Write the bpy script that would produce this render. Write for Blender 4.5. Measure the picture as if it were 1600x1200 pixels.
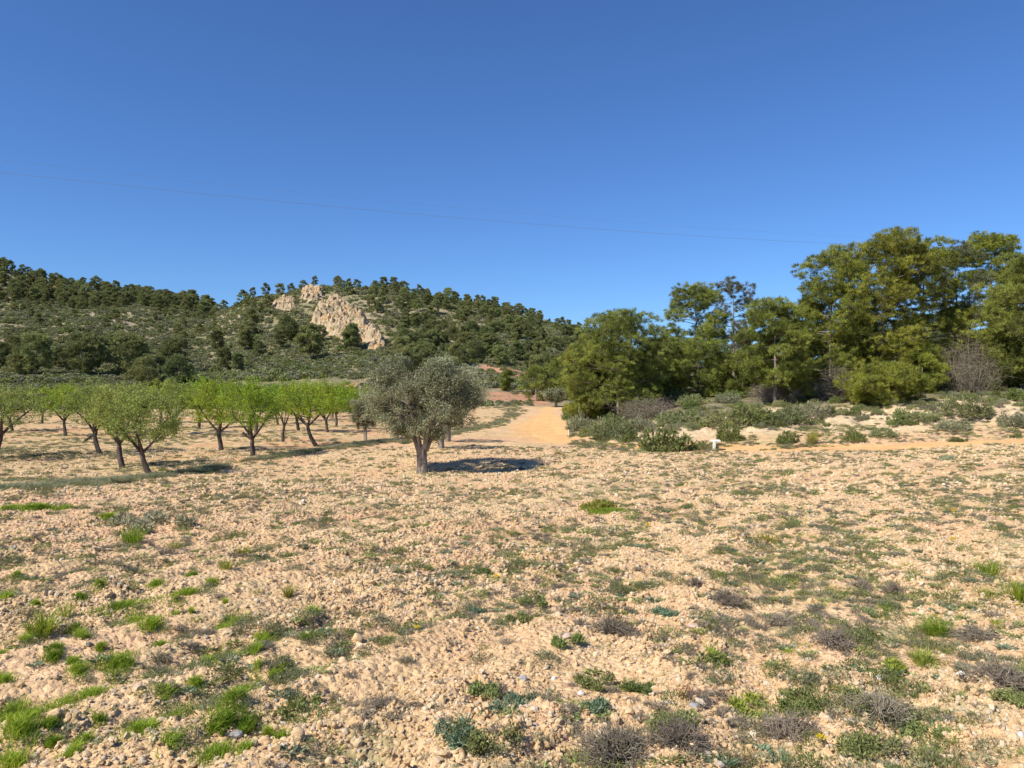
import bpy, math
import numpy as np
from mathutils import Vector

for o in list(bpy.data.objects): bpy.data.objects.remove(o, do_unlink=True)
S = bpy.context.scene
COL = S.collection
R = math.radians

# ------------------------------------------------------------------ camera
EYE = 1.6
FPX = 1209.0                      # focal length in pixels of a 1600 px wide photograph
cam_d = bpy.data.cameras.new('camera'); cam = bpy.data.objects.new('camera', cam_d); COL.objects.link(cam)
cam_d.sensor_width = 36; cam_d.lens = 36*FPX/1600
cam_d.clip_start = 0.05; cam_d.clip_end = 6000
cam.location = (0, 0, EYE); cam.rotation_euler = (R(90), 0, 0)
S.camera = cam
# ------------------------------------------------------------------ sky, sun, exposure
SUN_EL = R(45)
SHX, SHY = 0.80, 0.60             # ground direction in which shadows fall
w = bpy.data.worlds.new('World'); S.world = w; w.use_nodes = True
nt = w.node_tree; nt.nodes.clear()
sky = nt.nodes.new('ShaderNodeTexSky'); sky.sky_type = 'NISHITA'; sky.sun_disc = False
sky.sun_elevation = SUN_EL; sky.sun_rotation = math.atan2(-SHX, -SHY)
sky.altitude = 600; sky.air_density = 1.0; sky.dust_density = 0.0; sky.ozone_density = 4.0
tn = nt.nodes.new('ShaderNodeMix'); tn.data_type = 'RGBA'; tn.blend_type = 'MULTIPLY'; tn.inputs[0].default_value = 1; tn.inputs[7].default_value = (.61, .885, 1.27, 1)
bgn = nt.nodes.new('ShaderNodeBackground'); bgn.inputs['Strength'].default_value = 0.080
out = nt.nodes.new('ShaderNodeOutputWorld')
nt.links.new(sky.outputs[0], tn.inputs[6]); nt.links.new(tn.outputs[2], bgn.inputs[0]); nt.links.new(bgn.outputs[0], out.inputs[0])
sd = bpy.data.lights.new('sun', 'SUN'); sun = bpy.data.objects.new('sun', sd); COL.objects.link(sun)
sd.energy = 4.9; sd.angle = R(0.5); sd.color = (1.0, 0.93, 0.82)
sdir = Vector((SHX*math.cos(SUN_EL), SHY*math.cos(SUN_EL), -math.sin(SUN_EL)))
sun.rotation_euler = sdir.to_track_quat('-Z', 'Y').to_euler(); sun.location = (-30, -25, 40)
S.view_settings.view_transform = 'Standard'; S.view_settings.look = 'None'
S.view_settings.exposure = 0.45; S.view_settings.gamma = 1; S.view_settings.use_curve_mapping = False

# ------------------------------------------------------------------ noise
def _h(ix, iy, iz):
    h = (ix.astype(np.uint32)*np.uint32(374761393) + iy.astype(np.uint32)*np.uint32(668265263) + iz.astype(np.uint32)*np.uint32(2147483647-58))
    h = (h ^ (h >> np.uint32(13)))*np.uint32(1274126177)
    h = h ^ (h >> np.uint32(16))
    return (h & np.uint32(0xffffff)).astype(np.float32)/np.float32(0xffffff)
def vn(x, y, s=0):
    x = np.asarray(x, np.float64); y = np.asarray(y, np.float64)
    ix = np.floor(x).astype(np.int64); iy = np.floor(y).astype(np.int64)
    fx = x-ix; fy = y-iy; fx = fx*fx*(3-2*fx); fy = fy*fy*(3-2*fy)
    z = np.full_like(ix, s)
    a = _h(ix, iy, z); b = _h(ix+1, iy, z); c = _h(ix, iy+1, z); d = _h(ix+1, iy+1, z)
    return (a*(1-fx)+b*fx)*(1-fy)+(c*(1-fx)+d*fx)*fy
def fbm(x, y, o=4, s=0, g=0.5):
    t = 0; a = 1; n = 0
    for i in range(o):
        t = t+a*vn(x*2**i+17.3*i, y*2**i-9.1*i, s+i); n += a; a *= g
    return t/n
def worley(x, y, s=0):
    ix = np.floor(x).astype(np.int64); iy = np.floor(y).astype(np.int64)
    best = np.full(np.shape(x), 9.0); z = np.full_like(ix, s); hv = np.zeros(np.shape(x))
    for dx in (-1, 0, 1):
        for dy in (-1, 0, 1):
            a = _h(ix+dx, iy+dy, z); b = _h(ix+dx, iy+dy, z+7)
            d = (ix+dx+a-x)**2+(iy+dy+b-y)**2
            m = d < best; best = np.where(m, d, best); hv = np.where(m, _h(ix+dx, iy+dy, z+13), hv)
    return np.sqrt(best), hv
def sstep(a, b, x):
    t = np.clip((x-a)/(b-a), 0, 1); return t*t*(3-2*t)

# ------------------------------------------------------------------ terrain profile (metres, ground level at the camera = 0)
PROF = {   # bearing in photo pixels : [(distance, height)...]
 -900: [(0,0),(8,-.28),(14,-.7),(26,-1.4),(80,-1.2),(95,.2),(140,4),(200,18),(260,28),(300,45),(340,62),(400,70),(3000,60)],
 0:    [(0,0),(8,-.28),(14,-.7),(26,-1.4),(80,-1.3),(92,-.3),(110,2.2),(140,4.5),(170,11),(205,20),(225,22.5),(260,25),(300,37),(345,54),(400,57),(3000,40)],
 110:  [(0,0),(8,-.28),(14,-.7),(26,-1.4),(80,-1.3),(92,-.5),(110,1.2),(140,4.5),(170,11),(205,20),(225,23),(260,26),(300,34),(345,45),(400,46),(3000,30)],
 200:  [(0,0),(8,-.28),(14,-.68),(26,-1.4),(80,-1.3),(92,-.5),(115,1.2),(140,4.5),(170,10.5),(205,19),(225,22.8),(260,26),(300,33),(345,41),(400,42),(3000,30)],
 320:  [(0,0),(8,-.28),(14,-.65),(26,-1.4),(80,-1.35),(95,-.6),(115,1.2),(140,4),(170,8.5),(200,14),(240,20),(300,29),(345,37),(400,38),(3000,30)],
 400:  [(0,0),(8,-.27),(14,-.62),(26,-1.4),(80,-1.35),(95,-.6),(115,1.4),(140,5),(170,11.5),(200,19),(240,28.7),(275,29.5),(330,27),(3000,20)],
 500:  [(0,0),(8,-.27),(14,-.6),(26,-1.4),(80,-1.35),(95,-.7),(115,1.4),(140,6.2),(170,13),(200,21),(235,30.5),(250,32.2),(290,32),(400,25),(3000,20)],
 600:  [(0,0),(8,-.27),(14,-.6),(26,-1.38),(80,-1.35),(95,-.7),(115,1.4),(140,6.6),(170,14.2),(200,22),(235,29.3),(252,30.6),(290,29),(400,25),(3000,20)],
 690:  [(0,0),(8,-.26),(14,-.57),(26,-1.33),(80,-1.3),(95,-.4),(110,1.2),(140,6),(170,13),(200,20.5),(235,27),(252,28.3),(290,27),(400,25),(3000,15)],
 760:  [(0,0),(8,-.26),(14,-.55),(26,-1.3),(60,-1.4),(80,-1.0),(92,-.3),(110,1.2),(140,5.2),(170,11.5),(200,18),(235,23.5),(250,24.4),(290,23),(400,20),(3000,15)],
 840:  [(0,0),(8,-.25),(14,-.5),(26,-1.25),(45,-1.5),(60,-1.25),(80,-.85),(92,-.3),(110,.8),(140,4.3),(170,10),(200,15.5),(235,19.2),(250,19.6),(290,18),(400,15),(3000,12)],
 900:  [(0,0),(8,-.25),(14,-.5),(26,-1.2),(45,-1.4),(60,-1.1),(75,-.85),(90,-.3),(110,.8),(140,3.8),(170,8),(200,12.5),(235,15.5),(250,15.6),(290,14),(3000,10)],
 930:  [(0,0),(8,-.25),(14,-.5),(26,-1.2),(40,-1.42),(44,-1.2),(52,-.5),(62,-.1),(75,.2),(90,.4),(110,1.4),(140,3.6),(200,11),(240,13),(290,12),(3000,10)],
 1000: [(0,0),(8,-.22),(14,-.48),(26,-1.15),(37,-1.45),(42,-1.0),(50,-.35),(60,.4),(75,1.0),(110,1.7),(140,3.0),(200,6),(240,7),(3000,8)],
 1120: [(0,0),(8,-.2),(14,-.45),(26,-1.1),(34.5,-1.35),(38,-1.05),(42,-.45),(46,.2),(52,.8),(62,1.2),(80,1.8),(200,3),(3000,6)],
 1220: [(0,0),(8,-.2),(14,-.42),(26,-1.02),(33.5,-1.25),(36.5,-1.0),(40,-.5),(44,.2),(50,.8),(62,1.3),(80,2),(200,3.5),(3000,6)],
 1400: [(0,0),(8,-.2),(14,-.38),(26,-.88),(32.5,-1.1),(35,-.85),(38,-.35),(42,.35),(48,1.05),(60,1.6),(80,2.4),(200,4.5),(3000,6)],
 1600: [(0,0),(8,-.2),(14,-.35),(26,-.68),(31.5,-.85),(34,-.55),(37,.05),(40,.55),(46,1.2),(60,2),(80,3),(200,5),(3000,6)],
 2300: [(0,0),(8,-.18),(14,-.3),(26,-.4),(30,-.5),(33,-.1),(37,.7),(46,1.6),(60,2.6),(80,3.6),(200,6),(3000,8)]}
BACK = [(0,0),(30,.6),(200,6),(3000,12)]
_ph = [-180.0]; _pr = [BACK]
for k in sorted(PROF): _ph.append(math.degrees(math.atan((k-800)/FPX))); _pr.append(PROF[k])
_ph.append(180.0); _pr.append(BACK)
ND, NA = 520, 1440
LD = np.linspace(math.log(1.0), math.log(3001.0), ND)            # log(1+d)
dd = np.exp(LD)-1
tab = np.array([np.interp(dd, [p[0] for p in pr], [p[1] for p in pr]) for pr in _pr])
AA = np.linspace(-180, 180, NA+1)
TAB = np.empty((NA+1, ND))
for j in range(ND): TAB[:, j] = np.interp(AA, _ph, tab[:, j])
def blur(a, n, axis):
    k = np.exp(-np.linspace(-2, 2, 2*n+1)**2); k /= k.sum()
    p = [(0, 0), (0, 0)]; p[axis] = (n, n)
    b = np.pad(a, p, mode='wrap' if axis == 0 else 'edge'); r = np.zeros_like(a)
    for i, kk in enumerate(k):
        sl = [slice(None), slice(None)]; sl[axis] = slice(i, i+a.shape[axis]); r += kk*b[tuple(sl)]
    return r
TAB = blur(blur(TAB, 4, 0), 3, 1)

def dist_line(x, y, L):
    x = np.asarray(x, float); y = np.asarray(y, float)
    best = np.full(x.shape, 1e9); wv = np.zeros(x.shape)
    for (ax, ay, aw), (bx, by, bw) in zip(L[:-1], L[1:]):
        vx, vy = bx-ax, by-ay; t = np.clip(((x-ax)*vx+(y-ay)*vy)/(vx*vx+vy*vy), 0, 1)
        d = np.hypot(x-ax-t*vx, y-ay-t*vy); m = d < best
        best = np.where(m, d, best); wv = np.where(m, aw+(bw-aw)*t, wv)
    return best, wv
def PX(px, Y): return ((px-800)/FPX*Y, Y)
def line(*pts): return [(*PX(p, Y), wd) for p, Y, wd in pts]
TRACK = line((858, 80, .5), (852, 66, .9), (845, 56, 1.5), (850, 47, 1.9), (880, 42, 2.0), (960, 38.5, 1.5), (1050, 36.5, 1.1), (1200, 34.4, .8), (1400, 33.2, .8), (1600, 32, .9), (2400, 30, 1.6))
VERGE = line((-300, 16, .8), (0, 17.5, .8), (90, 20, .7), (200, 23.5, .5), (300, 27, .5), (420, 31.5, .5), (520, 36, .6), (600, 40, .8))
VERGE2 = line((640, 39, .8), (740, 52, .8), (790, 62, .9), (810, 72, 1.2), (790, 84, 1.6))

def base_h(x, y):
    x = np.asarray(x, float); y = np.asarray(y, float)
    a = np.degrees(np.arctan2(x, y)); r = np.hypot(x, y)
    d = r*np.cos(np.radians(np.minimum(np.abs(a), 52)))
    fa = (a+180)*(NA/360.0); ia = np.clip(np.floor(fa).astype(int), 0, NA-1); ta = fa-ia
    fd = np.log(1+np.minimum(d, 2999))/LD[-1]*(ND-1); i = np.clip(np.floor(fd).astype(int), 0, ND-2); t = fd-i
    z = (TAB[ia, i]*(1-t)+TAB[ia, i+1]*t)*(1-ta)+(TAB[ia+1, i]*(1-t)+TAB[ia+1, i+1]*t)*ta
    return z
def masks(x, y):
    r = np.hypot(x, y); px = 800+FPX*np.where(y > 1, x/np.maximum(y, 1), np.sign(x)*9)
    dt, wt = dist_line(x, y, TRACK); wob = (fbm(x*.35, y*.35, 3, 51)-.5)*1.6
    track = 1-sstep(wt*.45, wt*1.6, dt+wob*np.clip(wt, .4, 1.2))
    dv, wv_ = dist_line(x, y, VERGE)
    hill = sstep(80, 90, y+(fbm(x*.06, y*.06, 3, 5)-.5)*16)*(y > 0)
    bank = sstep(37.5, 40, y+0.0045*(px-1000)*1.0+(fbm(x*.3, y*.3, 3, 8)-.5)*2.0)*(px > 890)*sstep(880, 960, px)*(y > 0)*(1-hill)
    # orchard: the low field on the left behind the verge
    vy = np.interp(px, [-300, 0, 90, 200, 300, 420, 520, 600, 640, 740, 790, 812], [16, 17.5, 20, 23.5, 27, 31.5, 36, 40, 40, 52, 62, 74])
    back = sstep(43, 47, y+.0045*(px-1000)+(fbm(x*.25, y*.25, 3, 9)-.5)*4)*(px > 890)*(y > 0); bank = bank*(1-back); hill = np.maximum(hill, back)
    orch = sstep(-.6, .8, y-vy)*(1-sstep(800, 815, px))*(1-hill)*(y > 0)
    return dict(dt=dt, track=track, hill=hill, bank=bank, orch=orch, px=px, r=r)
def HT(x, y, detail=True, m=None):
    x = np.asarray(x, float); y = np.asarray(y, float)
    z = base_h(x, y); m = m or masks(x, y); r = m['r']
    hl = sstep(100, 150, y)
    z = z+hl*((fbm(x*.03, y*.03, 4, 20)-.5)*7*sstep(110, 170, y)+(fbm(x*.15, y*.15, 3, 25)-.5)*1.4)
    z = z+(fbm(x*.12, y*.12, 3, 30)-.5)*.35*sstep(6, 18, r)*(1-hl)-m['track']*.022*np.exp(-((m['dt']-.75)/.22)**2)
    z = z+m['bank']*(np.abs(fbm(x*.5, y*.25, 3, 33)-.5)*-1.1+.14+(fbm(x*1.8, y*1.8, 3, 34)-.5)*.3)
    if detail:
        sm = 1-m['track']*.85
        # plough furrows, running obliquely away to the upper right on the left of the field
        lf = 1-sstep(-1.2, 1.0, x-0.05*y)
        q = (x*.80-y*.60); q2 = q+(fbm(x*.7, y*.7, 2, 41)-.5)*.5
        fur = (np.sin(q2*2*math.pi/.62)*.040)*lf*(1-m['orch'])+np.sin((x*.93-y*.37+(fbm(x*.5, y*.5, 2, 43)-.5)*.9)*2*math.pi/.95)*.032*(1-lf)
        near = (1-sstep(20, 32, r))
        z = z+fur*near*sm
        z = z+(fbm(x*1.3, y*1.3, 3, 45)-.5)*.10*sm*(1-sstep(60, 100, r))+(fbm(x*3.1, y*2.2, 3, 46)-.5)*.10*sm*sstep(7, 14, r)*(1-sstep(55, 80, r))
        stony = .35+.9*sstep(.4, .62, fbm(x*.8, y*.8, 3, 47))
        dcl, hv = worley(x*9+1.3*vn(x*14, y*14, 2)+.5*vn(x*41, y*41, 4), y*9+1.3*vn(x*14+5, y*14, 6)+.5*vn(x*41+5, y*41, 4), 3); cl = np.maximum(0, .55-dcl)*hv**2*.10
        dc2, hv2 = worley(x*22+.9*vn(x*33, y*33, 8), y*22+.9*vn(x*33, y*33, 9), 5); cl2 = np.maximum(0, .6-dc2)*hv2**2*.034+(fbm(x*30, y*30, 2, 10)-.5)*.010
        z = z+(cl*(1-sstep(12, 22, r))+cl2*(1-sstep(6, 11, r)))*stony*sm
        z = z+(fbm(x*6, y*6, 3, 49)-.5)*.03*sm*(1-sstep(15, 30, r))
    return z
def H(x, y): return float(HT(np.array([x]), np.array([y]))[0])
_Ys = np.exp(np.linspace(math.log(2.0), math.log(420), 1500))
def G(px, py):          # where the ray through a photo pixel meets the ground
    u = (px-800)/FPX; x = u*_Ys; z = HT(x, _Ys, False); ray = EYE+(600-py)/FPX*_Ys
    k = np.nonzero(z > ray)[0]
    Y = _Ys[k[0]] if len(k) else 300.
    return u*Y, Y

# ------------------------------------------------------------------ materials
def mat(name):
    m = bpy.data.materials.new(name); m.use_nodes = True; n = m.node_tree; n.nodes.clear()
    return m, n, (lambda t, **k: _nd(n, t, k))
def _nd(n, t, k):
    d = n.nodes.new(t)
    for a, v in k.items(): setattr(d, a, v)
    return d
def mixc(n, fac, a, b, mode='MIX'):
    d = n.nodes.new('ShaderNodeMix'); d.data_type = 'RGBA'; d.blend_type = mode
    for i, v in ((0, fac), (6, a), (7, b)):
        if isinstance(v, (int, float)): d.inputs[i].default_value = v
        elif isinstance(v, tuple): d.inputs[i].default_value = (*v, 1) if len(v) == 3 else v
        else: n.links.new(v, d.inputs[i])
    return d.outputs[2]
def ramp(n, src, stops, interp='LINEAR'):
    d = n.nodes.new('ShaderNodeValToRGB'); d.color_ramp.interpolation = interp
    e = d.color_ramp.elements
    while len(e) < len(stops): e.new(.5)
    for q, (p, c) in zip(e, stops): q.position = p; q.color = (*c, 1) if isinstance(c, tuple) else (c, c, c, 1)
    n.links.new(src, d.inputs[0]); return d.outputs[0]
def noise(n, vec, scale, detail=4, rough=.55, w3=True):
    d = n.nodes.new('ShaderNodeTexNoise'); d.inputs['Scale'].default_value = scale; d.inputs['Detail'].default_value = detail; d.inputs['Roughness'].default_value = rough
    if vec is not None: n.links.new(vec, d.inputs['Vector'])
    return d.outputs[0]
def attr(n, a): d = n.nodes.new('ShaderNodeAttribute'); d.attribute_name = a; return d.outputs['Fac']
def math2(n, op, a, b):
    d = n.nodes.new('ShaderNodeMath'); d.operation = op
    for i, v in ((0, a), (1, b)):
        if isinstance(v, (int, float)): d.inputs[i].default_value = v
        else: n.links.new(v, d.inputs[i])
    return d.outputs[0]

def leaf_mat(name, dark, light, var=.25, trans=.22, rough=.6, hue=.02):
    m, n, N = mat(name)
    a = attr(n, 'tint'); c = mixc(n, a, dark, light)
    oi = N('ShaderNodeObjectInfo')
    h = N('ShaderNodeHueSaturation')
    mr = N('ShaderNodeMapRange'); mr.inputs[3].default_value = 1-var; mr.inputs[4].default_value = 1+var; n.links.new(oi.outputs['Random'], mr.inputs[0])
    mh = N('ShaderNodeMapRange'); mh.inputs[3].default_value = .5-hue; mh.inputs[4].default_value = .5+hue; n.links.new(math2(n, 'FRACT', math2(n, 'MULTIPLY', oi.outputs['Random'], 7.13), 0), mh.inputs[0])
    n.links.new(mr.outputs[0], h.inputs['Value']); n.links.new(mh.outputs[0], h.inputs['Hue']); n.links.new(c, h.inputs['Color'])
    b = N('ShaderNodeBsdfPrincipled'); b.inputs['Roughness'].default_value = rough; b.inputs['Specular IOR Level'].default_value = .25; n.links.new(h.outputs[0], b.inputs['Base Color'])
    t = N('ShaderNodeBsdfTranslucent'); n.links.new(h.outputs[0], t.inputs[0])
    x = N('ShaderNodeMixShader'); x.inputs[0].default_value = trans; n.links.new(b.outputs[0], x.inputs[1]); n.links.new(t.outputs[0], x.inputs[2])
    o = N('ShaderNodeOutputMaterial'); n.links.new(x.outputs[0], o.inputs[0]); return m
def bark_mat(name, a, b_, scale=14):
    m, n, N = mat(name)
    tc = N('ShaderNodeTexCoord'); mp = N('ShaderNodeMapping'); mp.inputs['Scale'].default_value = (1, 1, .22); n.links.new(tc.outputs['Object'], mp.inputs[0])
    q = noise(n, mp.outputs[0], scale, 5, .65); c = ramp(n, q, [(.35, a), (.65, b_)])
    b = N('ShaderNodeBsdfPrincipled'); b.inputs['Roughness'].default_value = .9; b.inputs['Specular IOR Level'].default_value = .1; n.links.new(c, b.inputs['Base Color'])
    bp = N('ShaderNodeBump'); bp.inputs['Strength'].default_value = .8; bp.inputs['Distance'].default_value = .03; n.links.new(q, bp.inputs['Height']); n.links.new(bp.outputs[0], b.inputs['Normal'])
    o = N('ShaderNodeOutputMaterial'); n.links.new(b.outputs[0], o.inputs[0]); return m

M = {}
M['pine'] = leaf_mat('pine_needles', (.10, .125, .026), (.35, .39, .080), .10, .38, .6, .007)
M['pine_y'] = leaf_mat('pine_needles_yellowish', (.11, .13, .024), (.40, .42, .070), .10, .38, .6, .007)
M['pine_g'] = leaf_mat('pine_needles_greyish', (.075, .085, .04), (.20, .205, .10), .15)
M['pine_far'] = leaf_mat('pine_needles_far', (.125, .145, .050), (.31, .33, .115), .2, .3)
M['almond'] = leaf_mat('almond_leaves_lime', (.17, .27, .016), (.38, .50, .045), .10, .42)
M['almond_y'] = leaf_mat('almond_leaves_olive', (.18, .22, .045), (.38, .43, .095), .10, .38)
M['olive'] = leaf_mat('olive_leaves', (.115, .118, .055), (.35, .36, .21), .1, .18, .5)
M['rosemary'] = leaf_mat('rosemary_leaves', (.15, .165, .062), (.33, .345, .15), .2, .28)
M['greenbush'] = leaf_mat('green_bush_leaves', (.10, .13, .035), (.26, .31, .09), .2, .28)
M['greyherb'] = leaf_mat('grey_herb_leaves', (.165, .17, .09), (.37, .37, .22), .2, .25)
M['drytwig'] = leaf_mat('dry_twigs', (.19, .155, .11), (.38, .325, .245), .2, .15, .9, .01)
M['grass'] = leaf_mat('grass_blades', (.15, .23, .018), (.37, .46, .045), .12, .42)
M['yellowgrass'] = leaf_mat('yellow_green_grass', (.17, .20, .025), (.40, .40, .07), .15, .3)
M['herb'] = leaf_mat('herb_leaves', (.16, .19, .055), (.34, .37, .13), .25, .32)
M['bluegreen'] = leaf_mat('blue_green_leaves', (.10, .15, .08), (.22, .29, .18), .2, .25)
M['flower'] = leaf_mat('yellow_petals', (.65, .42, .01), (.8, .6, .02), .1, .3)
M['bark'] = bark_mat('pine_bark', (.12, .095, .075), (.33, .27, .22))
M['bark_olive'] = bark_mat('olive_bark', (.13, .11, .09), (.38, .33, .27), 10)
M['bark_almond'] = bark_mat('almond_bark', (.045, .036, .03), (.16, .13, .11))
M['twig'] = bark_mat('twig_bark', (.14, .11, .09), (.28, .235, .20))

def stone_mat(name, stops, sc=9):
    m, n, N = mat(name)
    oi = N('ShaderNodeObjectInfo'); tc = N('ShaderNodeTexCoord')
    c = ramp(n, oi.outputs['Random'], stops)
    q = noise(n, tc.outputs['Object'], sc, 5, .6); c = mixc(n, .55, c, ramp(n, q, [(.3, .62), (.7, 1.0)]), 'MULTIPLY')
    c = mixc(n, .5, c, ramp(n, q, [(.4, (1, .88, .74)), (.6, (1, 1, 1))]), 'MULTIPLY')
    b = N('ShaderNodeBsdfPrincipled'); b.inputs['Roughness'].default_value = .88; b.inputs['Specular IOR Level'].default_value = .2; n.links.new(c, b.inputs['Base Color'])
    bp = N('ShaderNodeBump'); bp.inputs['Strength'].default_value = .5; bp.inputs['Distance'].default_value = .02; n.links.new(q, bp.inputs['Height']); n.links.new(bp.outputs[0], b.inputs['Normal'])
    o = N('ShaderNodeOutputMaterial'); n.links.new(b.outputs[0], o.inputs[0]); return m
M['stone'] = stone_mat('field_stone', [(0, (.62, .44, .24)), (.35, (.70, .52, .29)), (.65, (.75, .59, .37)), (.85, (.70, .56, .39)), (.95, (.80, .69, .50)), (1, (.52, .49, .42))])
M['pink'] = stone_mat('pinkish_stone', [(0, (.62, .48, .40)), (1, (.66, .52, .44))], 5)
M['grey'] = stone_mat('grey_stone', [(0, (.38, .39, .40)), (1, (.42, .42, .43))], 5)
M['white'] = stone_mat('white_stone', [(0, (.74, .71, .66)), (1, (.78, .76, .72))], 5)
M['ochre'] = stone_mat('ochre_stone', [(0, (.66, .46, .27)), (1, (.72, .52, .32))], 5)

# ground
def ground_mat():
    m, n, N = mat('ground_soil')
    g = N('ShaderNodeNewGeometry'); P = g.outputs['Position']
    n1 = noise(n, P, .55, 6, .6); n2 = noise(n, P, 7, 6, .65); n3 = noise(n, P, 38, 4, .6)
    soil = ramp(n, n1, [(.30, (.60, .395, .22)), (.5, (.68, .475, .27)), (.72, (.76, .57, .34))])
    soil = mixc(n, ramp(n, noise(n, P, .22, 5, .6), [(.47, 0.), (.62, .55)]), soil, (.66, .40, .265))
    soil = mixc(n, .42, soil, ramp(n, n2, [(.30, (.58, .48, .40)), (.47, (.90, .86, .82)), (.68, (1.15, 1.12, 1.06))]), 'MULTIPLY')
    vo = N('ShaderNodeTexVoronoi'); vo.inputs['Scale'].default_value = 21; n.links.new(P, vo.inputs['Vector'])
    vc = N('ShaderNodeSeparateColor'); n.links.new(vo.outputs['Color'], vc.inputs[0])
    soil = mixc(n, .45, soil, ramp(n, vc.outputs[0], [(0, (.80, .74, .68)), (.55, (1, .97, .93)), (.85, (1.14, 1.13, 1.12)), (1, (.78, .78, .82))]), 'MULTIPLY')
    # small plants and litter too far off to tell apart: greyish green specks
    n4 = noise(n, P, 2.2, 7, .72); gr = ramp(n, n4, [(.50, 0.), (.60, 1.)])
    n5 = noise(n, P, .35, 3, .5)
    veg = mixc(n, n2, (.14, .16, .06), (.30, .29, .15))
    dist = N('ShaderNodeVectorMath'); dist.operation = 'LENGTH'; n.links.new(P, dist.inputs[0])
    far = ramp(n, math2(n, 'DIVIDE', dist.outputs['Value'], 60), [(.10, 0.), (.35, 1.)])
    col = mixc(n, math2(n, 'MULTIPLY', math2(n, 'MULTIPLY', gr, attr(n, 'weed')), .75), soil, veg)
    # orchard soil
    oc = mixc(n, noise(n, P, .8, 5, .6), (.53, .355, .19), (.70, .515, .32))
    oc = mixc(n, .75, oc, ramp(n, noise(n, P, 2.6, 6, .72), [(.36, (.62, .60, .50)), (.62, (1.12, 1.1, 1.05))]), 'MULTIPLY')
    oc = mixc(n, math2(n, 'MULTIPLY', gr, .45), oc, (.26, .24, .09))
    redp = ramp(n, n5, [(.52, 0.), (.62, 1.)]); oc = mixc(n, math2(n, 'MULTIPLY', redp, .5), oc, (.60, .30, .16))
    col = mixc(n, attr(n, 'orch'), col, oc)
    tk = mixc(n, n1, (.72, .43, .185), (.80, .53, .26)); tk = mixc(n, .6, tk, ramp(n, n2, [(.32, (.66, .60, .55)), (.6, (1.05, 1.03, 1.0))]), 'MULTIPLY'); tk = mixc(n, .5, tk, ramp(n, noise(n, P, 1.1, 4, .6), [(.4, (.86, .80, .74)), (.6, (1.06, 1.04, 1.02))]), 'MULTIPLY')
    col = mixc(n, attr(n, 'track'), col, tk)
    bk = mixc(n, noise(n, P, .9, 5, .6), (.54, .42, .26), (.74, .59, .39)); bk = mixc(n, .7, bk, ramp(n, noise(n, P, 3.5, 6, .7), [(.36, (.52, .48, .42)), (.6, (1.08, 1.06, 1.03))]), 'MULTIPLY')
    col = mixc(n, attr(n, 'bank'), col, bk)
    # hillsides: thin scrub over pale stony soil
    h1 = noise(n, P, .55, 7, .68); h2 = noise(n, P, .045, 4, .55)
    sc = mixc(n, h1, (.20, .19, .095), (.36, .32, .18))
    so = mixc(n, h2, (.42, .31, .20), (.52, .44, .33))
    hc = mixc(n, ramp(n, math2(n, 'ADD', h1, math2(n, 'MULTIPLY', math2(n, 'SUBTRACT', h2, .5), .7)), [(.50, 0.), (.66, .9)]), sc, so)
    hc = mixc(n, attr(n, 'bare'), hc, so)
    col = mixc(n, attr(n, 'hill'), col, hc)
    rd = mixc(n, h1, (.55, .24, .12), (.66, .42, .27))
    col = mixc(n, attr(n, 'red'), col, rd)
    b = N('ShaderNodeBsdfPrincipled'); b.inputs['Roughness'].default_value = .95; b.inputs['Specular IOR Level'].default_value = .1; n.links.new(col, b.inputs['Base Color'])
    hsum = math2(n, 'ADD', math2(n, 'MULTIPLY', n2, .05), math2(n, 'MULTIPLY', n3, .018))
    hsum = math2(n, 'ADD', hsum, math2(n, 'MULTIPLY', vo.outputs['Distance'], -.03))
    bp = N('ShaderNodeBump'); bp.inputs['Strength'].default_value = .8; bp.inputs['Distance'].default_value = 1.0; n.links.new(hsum, bp.inputs['Height'])
    bp2 = N('ShaderNodeBump'); bp2.inputs['Strength'].default_value = .9; bp2.inputs['Distance'].default_value = 1.; n.links.new(math2(n, 'MULTIPLY', math2(n, 'MULTIPLY', h1, attr(n, 'hill')), 1.6), bp2.inputs['Height'])
    n.links.new(bp.outputs[0], bp2.inputs['Normal']); n.links.new(bp2.outputs[0], b.inputs['Normal'])
    o = N('ShaderNodeOutputMaterial'); n.links.new(b.outputs[0], o.inputs[0]); return m
def rock_mat():
    m, n, N = mat('limestone')
    g = N('ShaderNodeNewGeometry'); P = g.outputs['Position']
    a = noise(n, P, .35, 6, .65); b_ = noise(n, P, 1.6, 6, .7)
    c = ramp(n, b_, [(.26, (.17, .15, .10)), (.40, (.42, .34, .23)), (.60, (.56, .47, .33)), (.8, (.64, .56, .42))])
    c = mixc(n, 1., c, (1.0, .93, .82), 'MULTIPLY'); c = mixc(n, ramp(n, a, [(.52, 0.), (.62, .9)]), c, (.62, .34, .14))
    c = mixc(n, ramp(n, noise(n, P, .7, 5, .7), [(.55, 0.), (.60, .85)]), c, (.17, .17, .075))
    s = N('ShaderNodeBsdfPrincipled'); s.inputs['Roughness'].default_value = .92; n.links.new(c, s.inputs['Base Color'])
    bp = N('ShaderNodeBump'); bp.inputs['Strength'].default_value = .8; bp.inputs['Distance'].default_value = .8; n.links.new(b_, bp.inputs['Height']); n.links.new(bp.outputs[0], s.inputs['Normal'])
    o = N('ShaderNodeOutputMaterial'); n.links.new(s.outputs[0], o.inputs[0]); return m
M['ground'] = ground_mat(); M['rock'] = rock_mat()
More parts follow.
